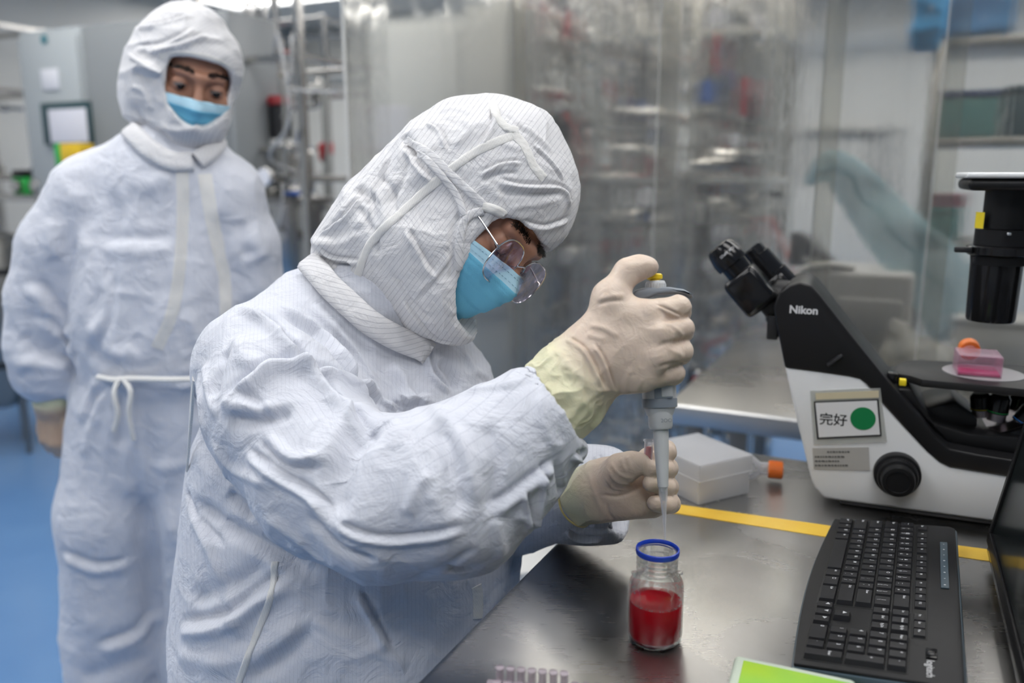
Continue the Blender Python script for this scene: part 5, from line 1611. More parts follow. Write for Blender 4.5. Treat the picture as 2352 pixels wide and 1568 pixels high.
b = MB(); b.prism(pz_([(2118, 935), (2195, 920), (2245, 958), (2240, 985), (2150, 985)], .08), .07, .18, None, .004); b.build('stage_support', M_mb, MIC)
# logo
def decal_text(s, px, py, size, m, name, parent, n=-.0022, bold=0.0, rot=0.0, sx=1.0):
    V, F = text_mesh(s, size, 0, 'CENTER', bold); a, z = mp(px, py)
    c_, s_ = cos(rot), sin(rot)
    b = MB(); b.add([(a+(v[0]*sx)*c_-v[1]*s_, n, z+(v[0]*sx)*s_+v[1]*c_) for v in V], F); return b.build(name, m, parent, smooth=False)
M_print = mat('white_print', (.7, .7, .72), .5)
decal_text('Nikon', 1846, 712, .0155, M_print, 'logo', hs, bold=.0005, rot=.0)
# side button
a, z = mp(1918, 826); b = MB(); b.box((a, -.004, z), (.026, .008, .006), None, .002, rot=Matrix.Rotation(-.75, 3, 'Y')); b.build('lever', M_black, hs)
a, z = mp(1772, 757); b = MB(); b.box((a, .04, z), (.016, .05, .036), None, .002); b.build('side_switch', M_black, hs)
b = MB(); p_ = mp3(1925, 712, .135); b.box(p_, (.008, .012, .014), None, .002); b.build('rear_clip', M_black, hs)
# focus knob
a, z = mp(2060, 1085)
b = MB(); Mk = Matrix.Translation((a, 0, z)) @ Matrix.Rotation(pi/2, 4, 'X')
kr = pxr(2055, 1088, 0, 50)
b.lathe([(0, 0), (kr, 0), (kr, .012), (kr*.97, .014), (kr*.86, .0145), (kr*.86, .024), (kr*.82, .026), (kr*.72, .0265), (kr*.70, .040), (kr*.66, .042), (kr*.5, .0425), (kr*.48, .041), (0, .041)], Mk, 48); kb = b.build('focus_knob', M_mb, MIC)
b = MB()
for k_ in range(60):
    t = 2*pi*k_/60; b.box(Mk @ Vector((kr*.87*cos(t), kr*.87*sin(t), .019)), (.0011, .008, .0011))
q_ = b.build('knurling', M_mb, kb); q_['kind'] = 'stuff'
# sign in a clear sleeve
Rn = radians(-2.0)*0
def quad(name, pts, m, parent, n0, n1):
    b = MB(); b.prism(pz_(pts), n0, n1); return b.build(name, m, parent, False)
M_sleeve = mat('clear_sleeve', (.62, .63, .60), .15, **{'Alpha': .45})
sl_ = quad('sign_sleeve', [(1861, 897), (2022, 890), (2037, 1014), (1869, 1021)], M_sleeve, MIC, -.0016, -.0002)
quad('tape_strip', [(1873, 902), (2018, 896), (2019, 912), (1874, 917)], mat('cream_tape', (.62, .55, .38), .5), sl_, -.0021, -.0016)
bd = quad('sign_border', [(1869, 921), (2018, 915), (2025, 1000), (1877, 1007)], M_black, sl_, -.0024, -.0017)
cd = quad('sign_card', [(1873, 924), (2014, 918.5), (2021, 996.5), (1881, 1003)], mat('card_white', (.74, .74, .75), .5), sl_, -.0027, -.0020)
a, z = mp(1982, 960); r_ = pxr(1982, 960, 0, 27)
b = MB(); b.cyl((a, -.0026, z), (a, -.0030, z), r_, r_, 40); b.build('green_dot', mat('sign_green', (.0, .19, .055), .5), cd)
decal_text('\u5b8c\u597d', 1914, 964, .0190, M_black, 'characters', cd, -.0030, .0002, radians(2))
al = quad('asset_label', [(1866, 1028), (1995, 1026), (1998, 1080), (1869, 1076)], mat('label_silver', (.42, .41, .39), .4), MIC, -.0010, -.0002)
for (x0, x1, y) in ((1900, 1950, 1037), (1872, 1940, 1048), (1872, 1925, 1058), (1872, 1945, 1068)):
    x = x0; b = MB()
    while x < x1:
        w = random.uniform(3, 8); a, z = mp(x+w/2, y); b.box((a, -.0012, z), (w*.00063, .0004, .0026)); x += w+2
    q_ = b.build('printed_line', mat('label_print', (.1, .1, .1), .6), al); q_['kind'] = 'stuff'
# binocular head
def seg_tube(name, pts, n, m, parent, N=28):
    """pts (px,py,rpx) along an axis at depth n"""
    P = [mp3(x, y, n) for x, y, r in pts]; ax = (P[-1]-P[0]).normalized(); M = Matrix.Translation(P[0]) @ ax.to_track_quat('Z', 'Y').to_matrix().to_4x4()
    prof = [(0, 0)]+[(pxr(x, y, n, r), (p-P[0]).dot(ax)) for (x, y, r), p in zip(pts, P)]+[(0, (P[-1]-P[0]).dot(ax))]
    b = MB(); b.lathe(prof, M, N); return b.build(name, m, parent)
BH = bpy.data.objects.new('binocular_head', None); link(BH, MIC)
ax_ = lambda n: None
seg_tube('eyepiece', [(1649, 565, 24), (1651, 567, 30), (1656, 573, 34), (1672, 592, 39), (1684, 606, 38), (1685, 607, 31), (1701, 626, 31), (1702, 627, 36), (1722, 650, 37)], .035, M_gloss, BH)
seg_tube('eyepiece', [(1724, 570, 22), (1727, 573, 26), (1738, 587, 27), (1739, 588, 31), (1772, 628, 33), (1773, 629, 36), (1800, 662, 38)], .105, M_gloss, BH)
A_ = mp3(1690, 622, .035); B_ = mp3(1758, 703, .035); dv = (A_-B_).normalized(); sv = Vector((0, 1, 0)); uv_ = dv.cross(sv)
Mx = Matrix((( dv.x, sv.x, uv_.x), (dv.y, sv.y, uv_.y), (dv.z, sv.z, uv_.z)))
b = MB(); L_ = (A_-B_).length; b.box((A_+B_)/2-dv*.003+uv_*.000, (L_*.93, .060, .054), None, .009, 3, rot=Mx); b.build('prism_housing', M_gloss, BH)
A2 = mp3(1765, 640, .105); B2 = mp3(1800, 685, .105)
b = MB(); b.box((A2+B2)/2, ((A2-B2).length*1.0, .055, .050), None, .009, 3, rot=Mx); b.build('prism_housing', M_gloss, BH)
b = MB(); b.cyl(mp3(1770, 690, .068), mp3(1815, 700, .068), .034, .036, 28, .003); b.box(mp3(1775, 688, .068), (.04, .10, .035), None, .008, 3, rot=Mx); b.build('head_mount', M_mb, BH)
V_, F_ = text_mesh('C-W 10x', .0058, 0)
Ec = mp3(1664, 583, .035); axd = (mp3(1722, 650, .035)-mp3(1649, 565, .035)).normalized(); perp = Vector((0, -1, 0)).cross(axd).normalized()
rr_ = pxr(1670, 590, .035, 37)+.0003
b = MB()
for nm, off in (('C-W 10x/22', .0015), ('Nikon', .009)):
    V_, F_ = text_mesh(nm, .0052, 0, 'CENTER', .0001)
    b.add([Ec+axd*(off-v[1])+Vector((0, -1, 0))*rr_*cos(v[0]/rr_-.35)+perp*(-rr_)*sin(v[0]/rr_-.35)*1.0 for v in V_], F_)
b.build('eyepiece_marking', M_print, BH, smooth=False)
# condenser column
NC = .10
def col(name, px, rows, m, parent, N=40):
    """rows (py, r px) on a vertical axis"""
    a, _ = mp(px, 640, NC); prof = []
    for y, r in rows:
        z = mp(px, y, NC)[1]; prof.append((pxr(px, y, NC, r), z))
    prof = [(0, prof[0][1])]+prof+[(0, prof[-1][1])]
    b = MB(); b.lathe(list(reversed(prof)), Matrix.Translation((a, NC, 0)), N); return b.build(name, m, parent)
ill = bpy.data.objects.new('illumination_column', None); link(ill, MIC)
a0_ = mp(2212, 420, NC)[0]; z0_ = mp(2212, 436, NC)[1]; z1_ = mp(2212, 409, NC)[1]; z2_ = mp(2212, 396, NC)[1]
b = MB(); b.box((a0_+.13, NC, (z0_+z1_)/2), (.26, .13, z1_-z0_), None, .007, 3); b.build('lamp_arm', M_mb, ill)
b = MB(); b.box((a0_+.13, NC, (z1_+z2_)/2), (.268, .136, z2_-z1_), None, .003, 3); b.build('lamp_cover', M_mw, ill)
col('lamp_tube', 2292, [(437, 46), (524, 46)], M_mb, ill); col('ring', 2292, [(526, 58), (562, 58)], M_mb, ill)
col('flange', 2292, [(563, 66), (566, 72), (582, 72), (586, 66)], M_gloss, ill)
col('slider', 2290, [(587, 60), (606, 58)], M_mb, ill); col('condenser', 2285, [(606, 54), (730, 51), (736, 49)], M_gloss, ill)
p_ = mp3(2212, 573, NC-.02); b = MB(); b.box(p_, (.022, .012, .008), None, .002); b.cyl(mp3(2236, 590, NC-.04), mp3(2236, 602, NC-.04), .0025); b.build('aperture_lever', M_black, ill)
p_ = mp3(2318, 537, NC-.04); b = MB(); b.lathe([(0, -.0035), (.003, -.0018), (.0035, 0), (.003, .0018), (0, .0035)], Matrix.Translation(p_), 10); b.build('set_screw', mat('steel_ball', (.8, .8, .8), .15, 1.0), ill)
# yellow warning label bent round the tube
a_c = mp(2292, 500, NC)[0]; rt = pxr(2292, 500, NC, 46)+.0004; zt, zb_ = mp(2250, 486, NC)[1], mp(2250, 523, NC)[1]
V = []; F = []
for i in range(7):
    t = radians(-172+i*6.5); V += [(a_c+rt*cos(t), NC+rt*sin(t), zb_), (a_c+rt*cos(t), NC+rt*sin(t), zt)]
for i in range(6): F.append((2*i, 2*i+2, 2*i+3, 2*i+1))
mesh_obj('warning_label', V, F, mat('label_yellow', (.85, .66, .02), .5), ill)
# arm behind the frame edge carrying the lamp
b = MB(); b.box((a0_+.24, NC, z0_/2+.05), (.06, .09, z0_-.06), None, .006); b.build('pillar', M_mb, MIC)
# stage
ZS = mp(2262, 856, NC)[1]
st_px = [(2050, 848), (2060, 835), (2082, 828), (2110, 826), (2352, 838), (2500, 846), (2500, 908), (2352, 893), (2118, 871), (2090, 862), (2052, 856)]
sp_ = [mpz(x, y, ZS) for x, y in st_px]
Mst = Matrix.Rotation(pi/2, 4, 'X')         # (x, y, z) -> (x, -z, y)
b = MB(); b.prism([(p[0], p[1]) for p in sp_], 0, .011, Matrix(((1, 0, 0, 0), (0, 0, 1, 0), (0, -1, 0, ZS), (0, 0, 0, 1))), .0015, 2)
M_stage = mat('stage_black', (.018, .018, .019), .45, **{'Specular IOR Level': .25})
stg = b.build('stage', M_stage, MIC)
ic_ = mpz(2258, 856, ZS); ri_ = (mpz(2350, 860, ZS)[0]-mpz(2165, 856, ZS)[0])/2
b = MB(); b.cyl((ic_[0], ic_[1], ZS-.0004), (ic_[0], ic_[1], ZS+.0010), ri_, ri_, 56); b.build('stage_insert', mat('clear_insert', (.40, .39, .40), .2), stg)
x_, y_ = mpz(2072, 866, ZS); b = MB(); b.box((x_+.001, y_-.004, ZS-.006), (.009, .012, .009), None, .001); b.build('stage_label', MATS['label_yellow'], stg)
b = MB(); b.box((x_-.012, y_+.012, ZS-.004), (.014, .020, .016), None, .003); b.build('corner_clip', M_gloss, stg)
# nosepiece and objectives
no = bpy.data.objects.new('nosepiece', None); link(no, MIC)
Nc = mp3(2300, 966, .10)
b = MB(); b.cyl(Nc+Vector((.012, 0, -.022)), Nc+Vector((.001, 0, .000)), .056, .054, 36, .003); b.build('turret', M_gloss, no)
b = MB(); b.cyl(Nc+Vector((.001, 0, .000)), Nc+Vector((-.002, 0, .006)), .052, .036, 36, .001); b.build('turret_cap', mat('turret_metal', (.30, .27, .29), .3, 1.0), no)
for i, (x, y, x2, y2, n) in enumerate(((2254, 955, 2252, 902, .085), (2287, 965, 2300, 905, .075), (2335, 985, 2375, 935, .07), (2330, 960, 2345, 905, .13))):
    P0 = mp3(x, y, n); P1 = mp3(x2, y2, n); dv = (P1-P0); L_ = dv.length; M = Matrix.Translation(P0) @ dv.to_track_quat('Z', 'Y').to_matrix().to_4x4()
    b = MB(); b.lathe([(0, 0), (.012, 0), (.012, L_*.28), (0, L_*.28)], M, 22); ob_ = b.build('objective', mat('objective_silver', (.32, .29, .31), .3, 1.0), no)
    b = MB(); b.lathe([(0, L_*.28), (.0138, L_*.29), (.0138, L_*.86), (.010, L_*1.0), (0, L_*1.0)], M, 22); b.build('barrel', M_gloss, ob_)
    b = MB(); b.lathe([(.01385, L_*.33), (.01400, L_*.335), (.01400, L_*.36), (.01385, L_*.365)], M, 22, cap=False); b.build('colour_ring', mat('ring_%s' % ('yellow', 'green', 'blue', 'white')[i], ((.6, .45, .02), (.02, .4, .1), (.03, .2, .6), (.6, .6, .6))[i], .4), ob_)
# flask on the stage
fp = MO+ma*(ic_[0]-.010)+mn*(ic_[1]-.008); fp[2] = ZB+ZS+.0010
FS = thing('culture_flask', 'small flask of pink medium with orange cap standing on the microscope stage', 'flask', fp, MA)
b = MB(); w_, d_, h_ = .056, .060, .030
M_pinkc = bpy.data.materials.new('pink_clear'); M_pinkc.use_nodes = True
nt = M_pinkc.node_tree; nt.nodes.clear(); o_ = nt.nodes.new('ShaderNodeOutputMaterial')
t_ = nt.nodes.new('ShaderNodeBsdfTransparent'); t_.inputs[0].default_value = (.93, .82, .88, 1)
g_ = nt.nodes.new('ShaderNodeBsdfPrincipled'); g_.inputs['Base Color'].default_value = (.90, .72, .80, 1); g_.inputs['Roughness'].default_value = .08
fz = nt.nodes.new('ShaderNodeLayerWeight'); fz.inputs[0].default_value = .4
mr_ = nt.nodes.new('ShaderNodeMapRange'); mr_.inputs['To Min'].default_value = .07; mr_.inputs['To Max'].default_value = .40
nt.links.new(fz.outputs['Facing'], mr_.inputs[0]); mx_ = nt.nodes.new('ShaderNodeMixShader'); nt.links.new(mr_.outputs[0], mx_.inputs[0])
nt.links.new(t_.outputs[0], mx_.inputs[1]); nt.links.new(g_.outputs[0], mx_.inputs[2]); nt.links.new(mx_.outputs[0], o_.inputs[0])
for s_ in (-1, 1):
    b.box((s_*(w_/2-.0007), 0, h_/2), (.0014, d_, h_), None, .0005, 1); b.box((0, s_*(d_/2-.0007), h_/2), (w_-.003, .0014, h_), None, .0004, 1)
b.box((0, 0, h_-.0007), (w_-.003, d_-.003, .0014)); b.box((0, 0, .0007), (w_-.003, d_-.003, .0014))
b.build('flask_wall', M_pinkc, FS)
for_ = mat('magenta_medium', (.75, .02, .25), .1, **{'Transmission Weight': .35})
b = MB(); b.box((0, 0, .0034), (w_-.0035, d_-.0035, .0036), None, .0008); b.build('medium', for_, FS)
b = MB(); b.cyl((-.006, d_/2, .022), (-.006, d_/2+.012, .024), .010); b.build('neck', M_pinkc, FS)
b = MB(); b.cyl((-.006, d_/2+.008, .024), (-.006, d_/2+.026, .027), .0145, .0145, 28, .001); b.build('cap', MATS['orange_cap'], FS)

# ================================================================== keyboard
kl = onz(1913, 1182, ZB+.019); kr_ = onz(1815, 1519, ZB+.017)
kx = unit(np.array([kr_[0]-kl[0], kr_[1]-kl[1], 0])); KLEN = np.hypot(kr_[0]-kl[0], kr_[1]-kl[1]); KW = .153
KA = math.atan2(kx[1], kx[0])
KB = thing('keyboard', 'black full-size keyboard lying on the bench in front of the microscope', 'keyboard', (kl[0], kl[1], ZB), KA)
M_kb = mat('keyboard_black', (.010, .010, .011), .48, **{'Specular IOR Level': .3}); M_key = noisy('key_black', (.014, .014, .016), (.017, .017, .019), .40, scale=60, **{'Specular IOR Level': .3})
M_kedge = mat('keyboard_blue_edge', (.05, .075, .095), .35)
tilt = .115
KM = Matrix.Translation((0, 0, .0012)) @ Matrix.Rotation(tilt, 4, 'X')
def kpoly(inset):
    pts = []
    for i in range(13):                       # gently curved front edge
        t = i/12; x = inset+(KLEN-2*inset)*t; y = inset-.010*sin(pi*t)*(1 if 0 else .9)+.002
        pts.append((x, y))
    return pts+[(KLEN-inset, KW-.006-inset), (KLEN-inset-.006, KW-inset), (inset+.006, KW-inset), (inset, KW-.006-inset)]
def slab(name, poly, z0, z1, m, parent, bev=.001):
    b = MB(); b.prism(poly, -z1, -z0, KM @ Matrix(((1, 0, 0, 0), (0, 0, 1, 0), (0, -1, 0, 0), (0, 0, 0, 1))), bev, 2); return b.build(name, m, parent)
slab('lower_case', kpoly(0), .000, .010, M_kedge, KB, .002)
slab('upper_case', kpoly(.0022), .0095, .0135, M_kb, KB, .0015)
UU = (KLEN-.022)/22.4; RY = .0186; X0 = .011
rowy = [.0205, .0205+RY, .0205+2*RY, .0205+3*RY, .0205+4*RY]
FY = rowy[4]+RY*.98
keys = []
def K_(x, r, w, s, fy=None, h=1.0, dh=.0152): keys.append((x, rowy[r] if fy is None else fy, w, s, dh*h+(RY*(h-1)*0)))
x = 0
for w, s in ((1.25, 'Ctrl'), (1.0, 'Fn'), (1.0, '\u229e'), (1.25, 'Alt'), (5.5, ''), (1.25, 'Alt'), (1.5, '\u25a1'), (2.25, 'Ctrl')): K_(x, 0, w, s); x += w
x = 0
for w, s in [(2.25, 'Shift')]+[(1, c) for c in 'ZXCVBNM']+[(1, ',<'), (1, '.>'), (1, '/?'), (2.75, 'Shift')]: K_(x, 1, w, s); x += w
x = 0
for w, s in [(1.75, 'Caps')]+[(1, c) for c in 'ASDFGHJKL']+[(1, ';:'), (1, '\u2032\u2033'), (2.25, 'Enter')]: K_(x, 2, w, s); x += w
x = 0
for w, s in [(1.5, 'Tab')]+[(1, c) for c in 'QWERTYUIOP']+[(1, '[{'), (1, ']}'), (1.5, '\\|')]: K_(x, 3, w, s); x += w
x = 0
for w, s in [(1, '`~'), (1, '1!'), (1, '2@'), (1, '3#'), (1, '4$'), (1, '5%'), (1, '6^'), (1, '7&'), (1, '8*'), (1, '9('), (1, '0)'), (1, '-_'), (1, '=+'), (2, 'Back')]: K_(x, 4, w, s); x += w
NX = 15.15
for i, s in enumerate(('\u25c0', '\u25bc', '\u25b6')): K_(NX+i, 0, 1, s)
K_(NX+1, 1, 1, '\u25b2')
for i, s in enumerate(('Del', 'End', 'Pg Dn')): K_(NX+i, 3, 1, s)
for i, s in enumerate(('Ins', 'Home', 'Pg Up')): K_(NX+i, 4, 1, s)
PX = 18.35
K_(PX, 0, 2, '0'); K_(PX+2, 0, 1, '.')
for r, ss in ((1, '123'), (2, '456'), (3, '789')):
    for i, s in enumerate(ss): K_(PX+i, r, 1, s)
for i, s in enumerate(('Num', '/', '*', '-')): K_(PX+i, 4, 1, s)
keys.append((PX+3, (rowy[0]+rowy[1])/2, 1, 'Enter', .0152+RY)); keys.append((PX+3, (rowy[2]+rowy[3])/2, 1, '+', .0152+RY))
fx = [0]+[1.6+i for i in range(4)]+[6.0+i for i in range(4)]+[10.4+i for i in range(4)]
for x, s in zip(fx, ['Esc']+['F%d' % i for i in range(1, 13)]): keys.append((x, FY, 1, s, .0095))
for i, s in enumerate(('Prt', 'Scr', 'Pau')): keys.append((NX+i, FY, 1, s, .0095))
M_leg = mat('key_legend', (.55, .56, .58), .5)
for (kx_, ky_, kw, s, kd) in keys:
    w = kw*UU-.0012; d = kd+.0022; cx = X0+kx_*UU+kw*UU/2; ztop = .0062 if kd > .012 else .0035; it = .0021 if kd > .012 else .0010
    V = [(-w/2, -d/2, 0), (w/2, -d/2, 0), (w/2, d/2, 0), (-w/2, d/2, 0), (-w/2+.0003, -d/2+.0003, .001), (w/2-.0003, -d/2+.0003, .001), (w/2-.0003, d/2-.0003, .001), (-w/2+.0003, d/2-.0003, .001),
         (-w/2+it, -d/2+it*.8, ztop), (w/2-it, -d/2+it*.8, ztop), (w/2-it, d/2-it*.5, ztop), (-w/2+it, d/2-it*.5, ztop), (0, -d/2+it*.8, ztop-.0003), (0, d/2-it*.5, ztop-.0003)]
    F = [(0, 1, 5, 4), (1, 2, 6, 5), (2, 3, 7, 6), (3, 0, 4, 7), (4, 5, 9, 12, 8), (5, 6, 10, 9), (6, 7, 11, 13, 10), (7, 4, 8, 11), (8, 12, 13, 11), (12, 9, 10, 13)]
    b = MB(); Tk = KM @ Matrix.Translation((cx, ky_, .0128)); b.add(V, F, Tk)
    if s:
        b.mi = 1
        two = len(s) == 2 and not s.isalpha() and s[0] != 'F'
        if two:
            for ch, dx, dy in ((s[0], -.0012, -.0035), (s[1], -.0012, .0020)):
                Vt, Ft = text_mesh(ch, .0050, 0, 'CENTER', .0001); b.add([(v[0]+dx, v[1]+dy, ztop+.0001) for v in Vt], Ft, Tk)
        else:
            big = len(s) == 1; sz = (.0052 if big else .0036) if kd > .012 else .0034
            Vt, Ft = text_mesh(s, sz, 0, 'LEFT', .0001)
            b.add([(v[0]-w/2+it+.0012, v[1]+(d*.16 if kd > .012 else 0), ztop+.0001) for v in Vt], Ft, Tk)
    o = b.build('key', None, KB, True, 20, [M_key, M_leg])
# recesses, media strip, switch, logo
def kpl(name, x0, x1, y0, y1, z, m, t=.0012, bev=.0004):
    b = MB(); b.box(((x0+x1)/2, (y0+y1)/2, z), (x1-x0, y1-y0, t), KM, bev); return b.build(name, m, KB)
M_pit = mat('key_well', (.004, .004, .004), .6)
kpl('key_well', X0-.002, X0+15*UU+.001, rowy[0]-.0105, rowy[4]+.0100, .0135, M_pit, .0008); kpl('key_well', X0+NX*UU-.001, X0+(NX+3)*UU+.001, rowy[3]-.0100, rowy[4]+.0100, .0135, M_pit, .0008)
kpl('key_well', X0+PX*UU-.001, X0+(PX+4)*UU+.001, rowy[0]-.0105, rowy[4]+.0100, .0135, M_pit, .0008); kpl('key_well', X0-.001, X0+(NX+3)*UU+.001, FY-.0072, FY+.0072, .0135, M_pit, .0008)
ms = kpl('media_strip', .060, .190, KW-.020, KW-.0115, .0142, M_kedge, .0022, .0008)
for i in range(8):
    b = MB(); b.cyl(KM @ Vector((.068+i*.0165, KW-.0158, .0153)), KM @ Vector((.068+i*.0165, KW-.0158, .0156)), .0012, .0012, 8 if i % 2 else 3); b.build('media_symbol', M_leg, ms)
sw = kpl('power_switch', KLEN-.062, KLEN-.044, KW-.034, KW-.024, .0145, M_gloss, .002, .0008)
b = MB(); b.box(KM @ Vector((KLEN-.050, KW-.029, .0158)), (.006, .006, .002), None, .0008); b.build('slider', M_black, sw)
Vt, Ft = text_mesh('logitech', .0098, 0, 'CENTER', .0); b = MB(); b.add([(v[0]+KLEN-.026, v[1]+KW-.030, .0141) for v in Vt], Ft, KM); b.build('logo', M_print, KB, smooth=False)

# ================================================================== monitor at the right edge
mc = onz(2263, 1266, ZB+.012)
MON = thing('monitor', 'glossy black monitor leaning back behind the keyboard', 'monitor', (mc[0], mc[1], ZB), KA+.03)
TM = Matrix.Translation((0, 0, .012)) @ Matrix.Rotation(radians(-9), 4, 'X')
b = MB(); b.box((.24, .018, .16), (.48, .036, .32), TM, .006, 3); fr_ = b.build('bezel', M_gloss, MON)
b = MB(); b.box((.24, -.0012, .168), (.435, .003, .268), TM, .001); b.build('screen', mat('dark_screen', (.012, .017, .018), .18), MON)
b = MB()
for c_, d_ in (((.24, -.003, .026), (.455, .004, .014)), ((.24, -.003, .309), (.455, .004, .012)), ((.014, -.003, .168), (.012, .004, .29)), ((.466, -.003, .168), (.012, .004, .29))): b.box(c_, d_, TM, .001)
b.build('inner_frame', M_mb, fr_)
b = MB(); b.box((.24, .07, .006), (.20, .12, .012), None, .004); b.box((.24, .065, .07), (.06, .03, .13), None, .004); b.build('stand', M_mb, MON)

# ================================================================== green box, booklet, tube rack
gc = onz(1688, 1500, ZB+.022); gdir = onz(1830, 1530, ZB+.022)-gc; ga = math.atan2(gdir[1], gdir[0])
GB = thing('sample_box', 'translucent box with a lime green lid sheet at the front of the bench', 'box', (gc[0], gc[1], ZB), ga)
M_lime = mat('lime_sheet', (.30, .58, .03), .45); M_pp2 = mat('milky_rim', (.55, .62, .52), .3)
_n = noise(M_lime, 9, 2, .5, 0); _r = ramp(M_lime, _n.outputs['Fac'], [(.35, (.18, .52, .10)), (.6, (.42, .62, .02))]); lk(M_lime, _r.outputs[0], bsdf(M_lime).inputs['Base Color'])
b = MB(); b.box((.055, -.07, .011), (.11, .14, .022), None, .005, 3); b.build('shell', M_pp2, GB)
b = MB(); b.box((.057, -.0722, .0226), (.095, .124, .001), None, .0004); b.build('lime_lid_sheet', M_lime, GB)
nb = onz(1850, 1550, ZB+.004)
NB = thing('booklet', 'patterned paper booklet half under the near end of the keyboard', 'booklet', (nb[0]+.02, nb[1]-.055, ZB), ga)
b = MB(); b.box((.045, -.0, .0022), (.13, .09, .0044), None, .0006, 1); b.build('pages', mat('paper_grey', (.55, .6, .66), .6), NB)
for (x, y, w, h, c) in ((-.005, .03, .03, .02, 'lime_sheet'), (.03, .038, .04, .008, 'teal_badge'), (.065, .034, .022, .016, 'red_plastic'), (.095, .030, .03, .02, 'black_plastic'), (.05, .015, .05, .010, 'white_plastic')):
    b = MB(); b.box((x, y, .0046), (w, h, .0004)); b.build('printed_patch', MATS[c], NB, False)
# tube rack
M_purple = mat('purple_tube', (.50, .43, .48), .2, **{'Alpha': .62}); M_rack = mat('pink_rack', (.62, .25, .33), .4)
t0 = onz(1148, 1533, ZB+.046); t6 = onz(1296, 1546, ZB+.046); tdv = (t6-t0)/6; tn = unit(np.array([-tdv[1], tdv[0], 0]))
TRK = thing('tube_rack', 'pink rack of small tubes at the near edge of the bench', 'rack', t0-np.array([0, 0, .046]), math.atan2(tdv[1], tdv[0]))
pit = np.linalg.norm(tdv)
b = MB(); b.box((pit*4.5, -.030, .012), (pit*11.6, .075, .024), None, .002)
b.build('rack_body', M_rack, TRK)
b = MB(); b.box((pit*4.5, -.030, .0275), (pit*11.6, .075, .003), None, .001); b.build('rack_top', M_purple, TRK)
prof = [(.0012, -.020), (.0030, -.006), (.0034, .0), (.0034, .012), (.0042, .0125), (.0042, .0145), (.0030, .0150), (.0030, .0145), (.0034, .014)]
pt = None
for r in range(4):
    for i in range(11):
        zt_ = .032 if r == 0 and i < 7 else .029
        if r == 0 and i >= 7: zt_ = .022
        if pt is None:
            T = thing('small_tube', 'small clear purple tube in the pink rack', 'tube', (0, 0, 0), 0, 'small tubes in the rack'); 
            b = MB(); b.lathe(prof, None, 12); w0 = b.build('wall', M_purple, T); b = MB(); b.lathe([(0, -.019), (.0022, -.006), (.0026, -.002), (0, -.002)], None, 10); w1 = b.build('contents', mat('dark_pink', (.3, .05, .12), .3), T); pt = (w0, w1)
        else:
            T = thing('small_tube', 'small clear purple tube in the pink rack', 'tube', (0, 0, 0), 0, 'small tubes in the rack')
            for w in pt:
                c = w.copy(); COL.objects.link(c); c.parent = T
        T['label'] = '%s purple tube in the %s row of the pink rack' % (('first', 'second', 'third', 'fourth', 'fifth', 'sixth', 'seventh', 'eighth', 'ninth', 'tenth', 'last')[i], ('far', 'second', 'third', 'near')[r])
        T.location = Vector(t0-np.array([0, 0, .046])+tdv*i-tn*(.0175*r))+Vector((0, 0, zt_))
# white bin glimpsed under the arm
WB = thing('white_bin', 'white bin on the floor glimpsed between the seated person and the bench', 'bin', (-.02, 1.95, 0), TH)
b = MB(); b.lathe([(0, 0), (.10, 0), (.125, .42), (.13, .43), (.12, .43), (.118, .41), (0, .40)], None, 28); b.build('bucket', M_white, WB)
b = MB(); b.lathe([(.126, .415), (.137, .42), (.137, .44), (.10, .45), (0, .452)], None, 28); b.build('lid', M_white, WB)

# ================================================================== standing person
YS = 1.66
def SW(px, py, dy=0.0):
    return ony(px, py, YS+dy)
def srad(px, py, r, dy=0.0):
    d = ray(px, py); return r*(YS+dy)/d[1]/FPX
def bs(Fd, pts, k=.03, sq=None):
    P = [(SW(p[0], p[1], p[3] if len(p) > 3 else 0), srad(p[0], p[1], p[2])) for p in pts]
    if len(P) == 1: P = P*2
    Fd.chain(P, k, sq)
S2 = thing('person', 'standing person in white hooded coverall and blue face mask, watching from behind', 'person')
h2 = Head(SW(441, 182), cv(.45, -.42, -.79), cv(.88, -.12, .46), 1.0)
hV, hF = h2.build(True)
h2t = BVHTree.FromPolygons(hV.tolist(), hF.tolist())
Fd = Field(SW(60, 1100)-np.array([.1, .3, 1.0]), SW(640, 300)+np.array([.1, .35, .15]), .012)
Fd.chain([(SW(390, 950), .085), (SW(390, 700), .09), (SW(395, 500), .09), (SW(400, 360), .05), (h2.p(-.04, 0, -.08), .05)], .04)
Fd.chain([(SW(200, 440), .055), (SW(110, 660), .042), (SW(125, 880), .030)], .02)
Fd.chain([(SW(540, 450), .055), (SW(585, 640), .042), (SW(540, 820, .14), .030)], .02)
for xx in (260, 460):
    q = SW(xx, 1150); Fd.chain([(SW(xx+30, 960), .070), (q, .065), (np.array([q[0], YS, .45]), .055), (np.array([q[0], YS, .08]), .04)], .02)
bV, bF = Fd.mesh(2); V, F = join([(hV, hF), (bV, bF)])
mesh_obj('body', V, F, M_skin, S2)
brows(h2, h2t, S2, n=300, dens=1.6)
for t in (-1, 1):
    e = h2.p(.0765, t*.0315, -.002); b = MB(); Mh = Matrix(((h2.l[0], h2.u[0], h2.f[0], e[0]), (h2.l[1], h2.u[1], h2.f[1], e[1]), (h2.l[2], h2.u[2], h2.f[2], e[2]), (0, 0, 0, 1)))
    b.lathe([(0, -.0128)]+[(.0128*sin(a), -.0128*cos(a)) for a in np.linspace(.2, pi-.2, 12)]+[(0, .0128)], Mh, 22); ey_ = b.build('eye', M_eye, S2)
    b = MB(); b.lathe([(.0072, .0108), (.0060, .0116), (.0035, .0128), (0, .0131)], Mh @ Matrix.Translation((.0006, -.0024, -.0002)), 20); b.build('iris', M_iris, ey_)
facemask(h2, h2t, S2, utop=(-.020, -.030))

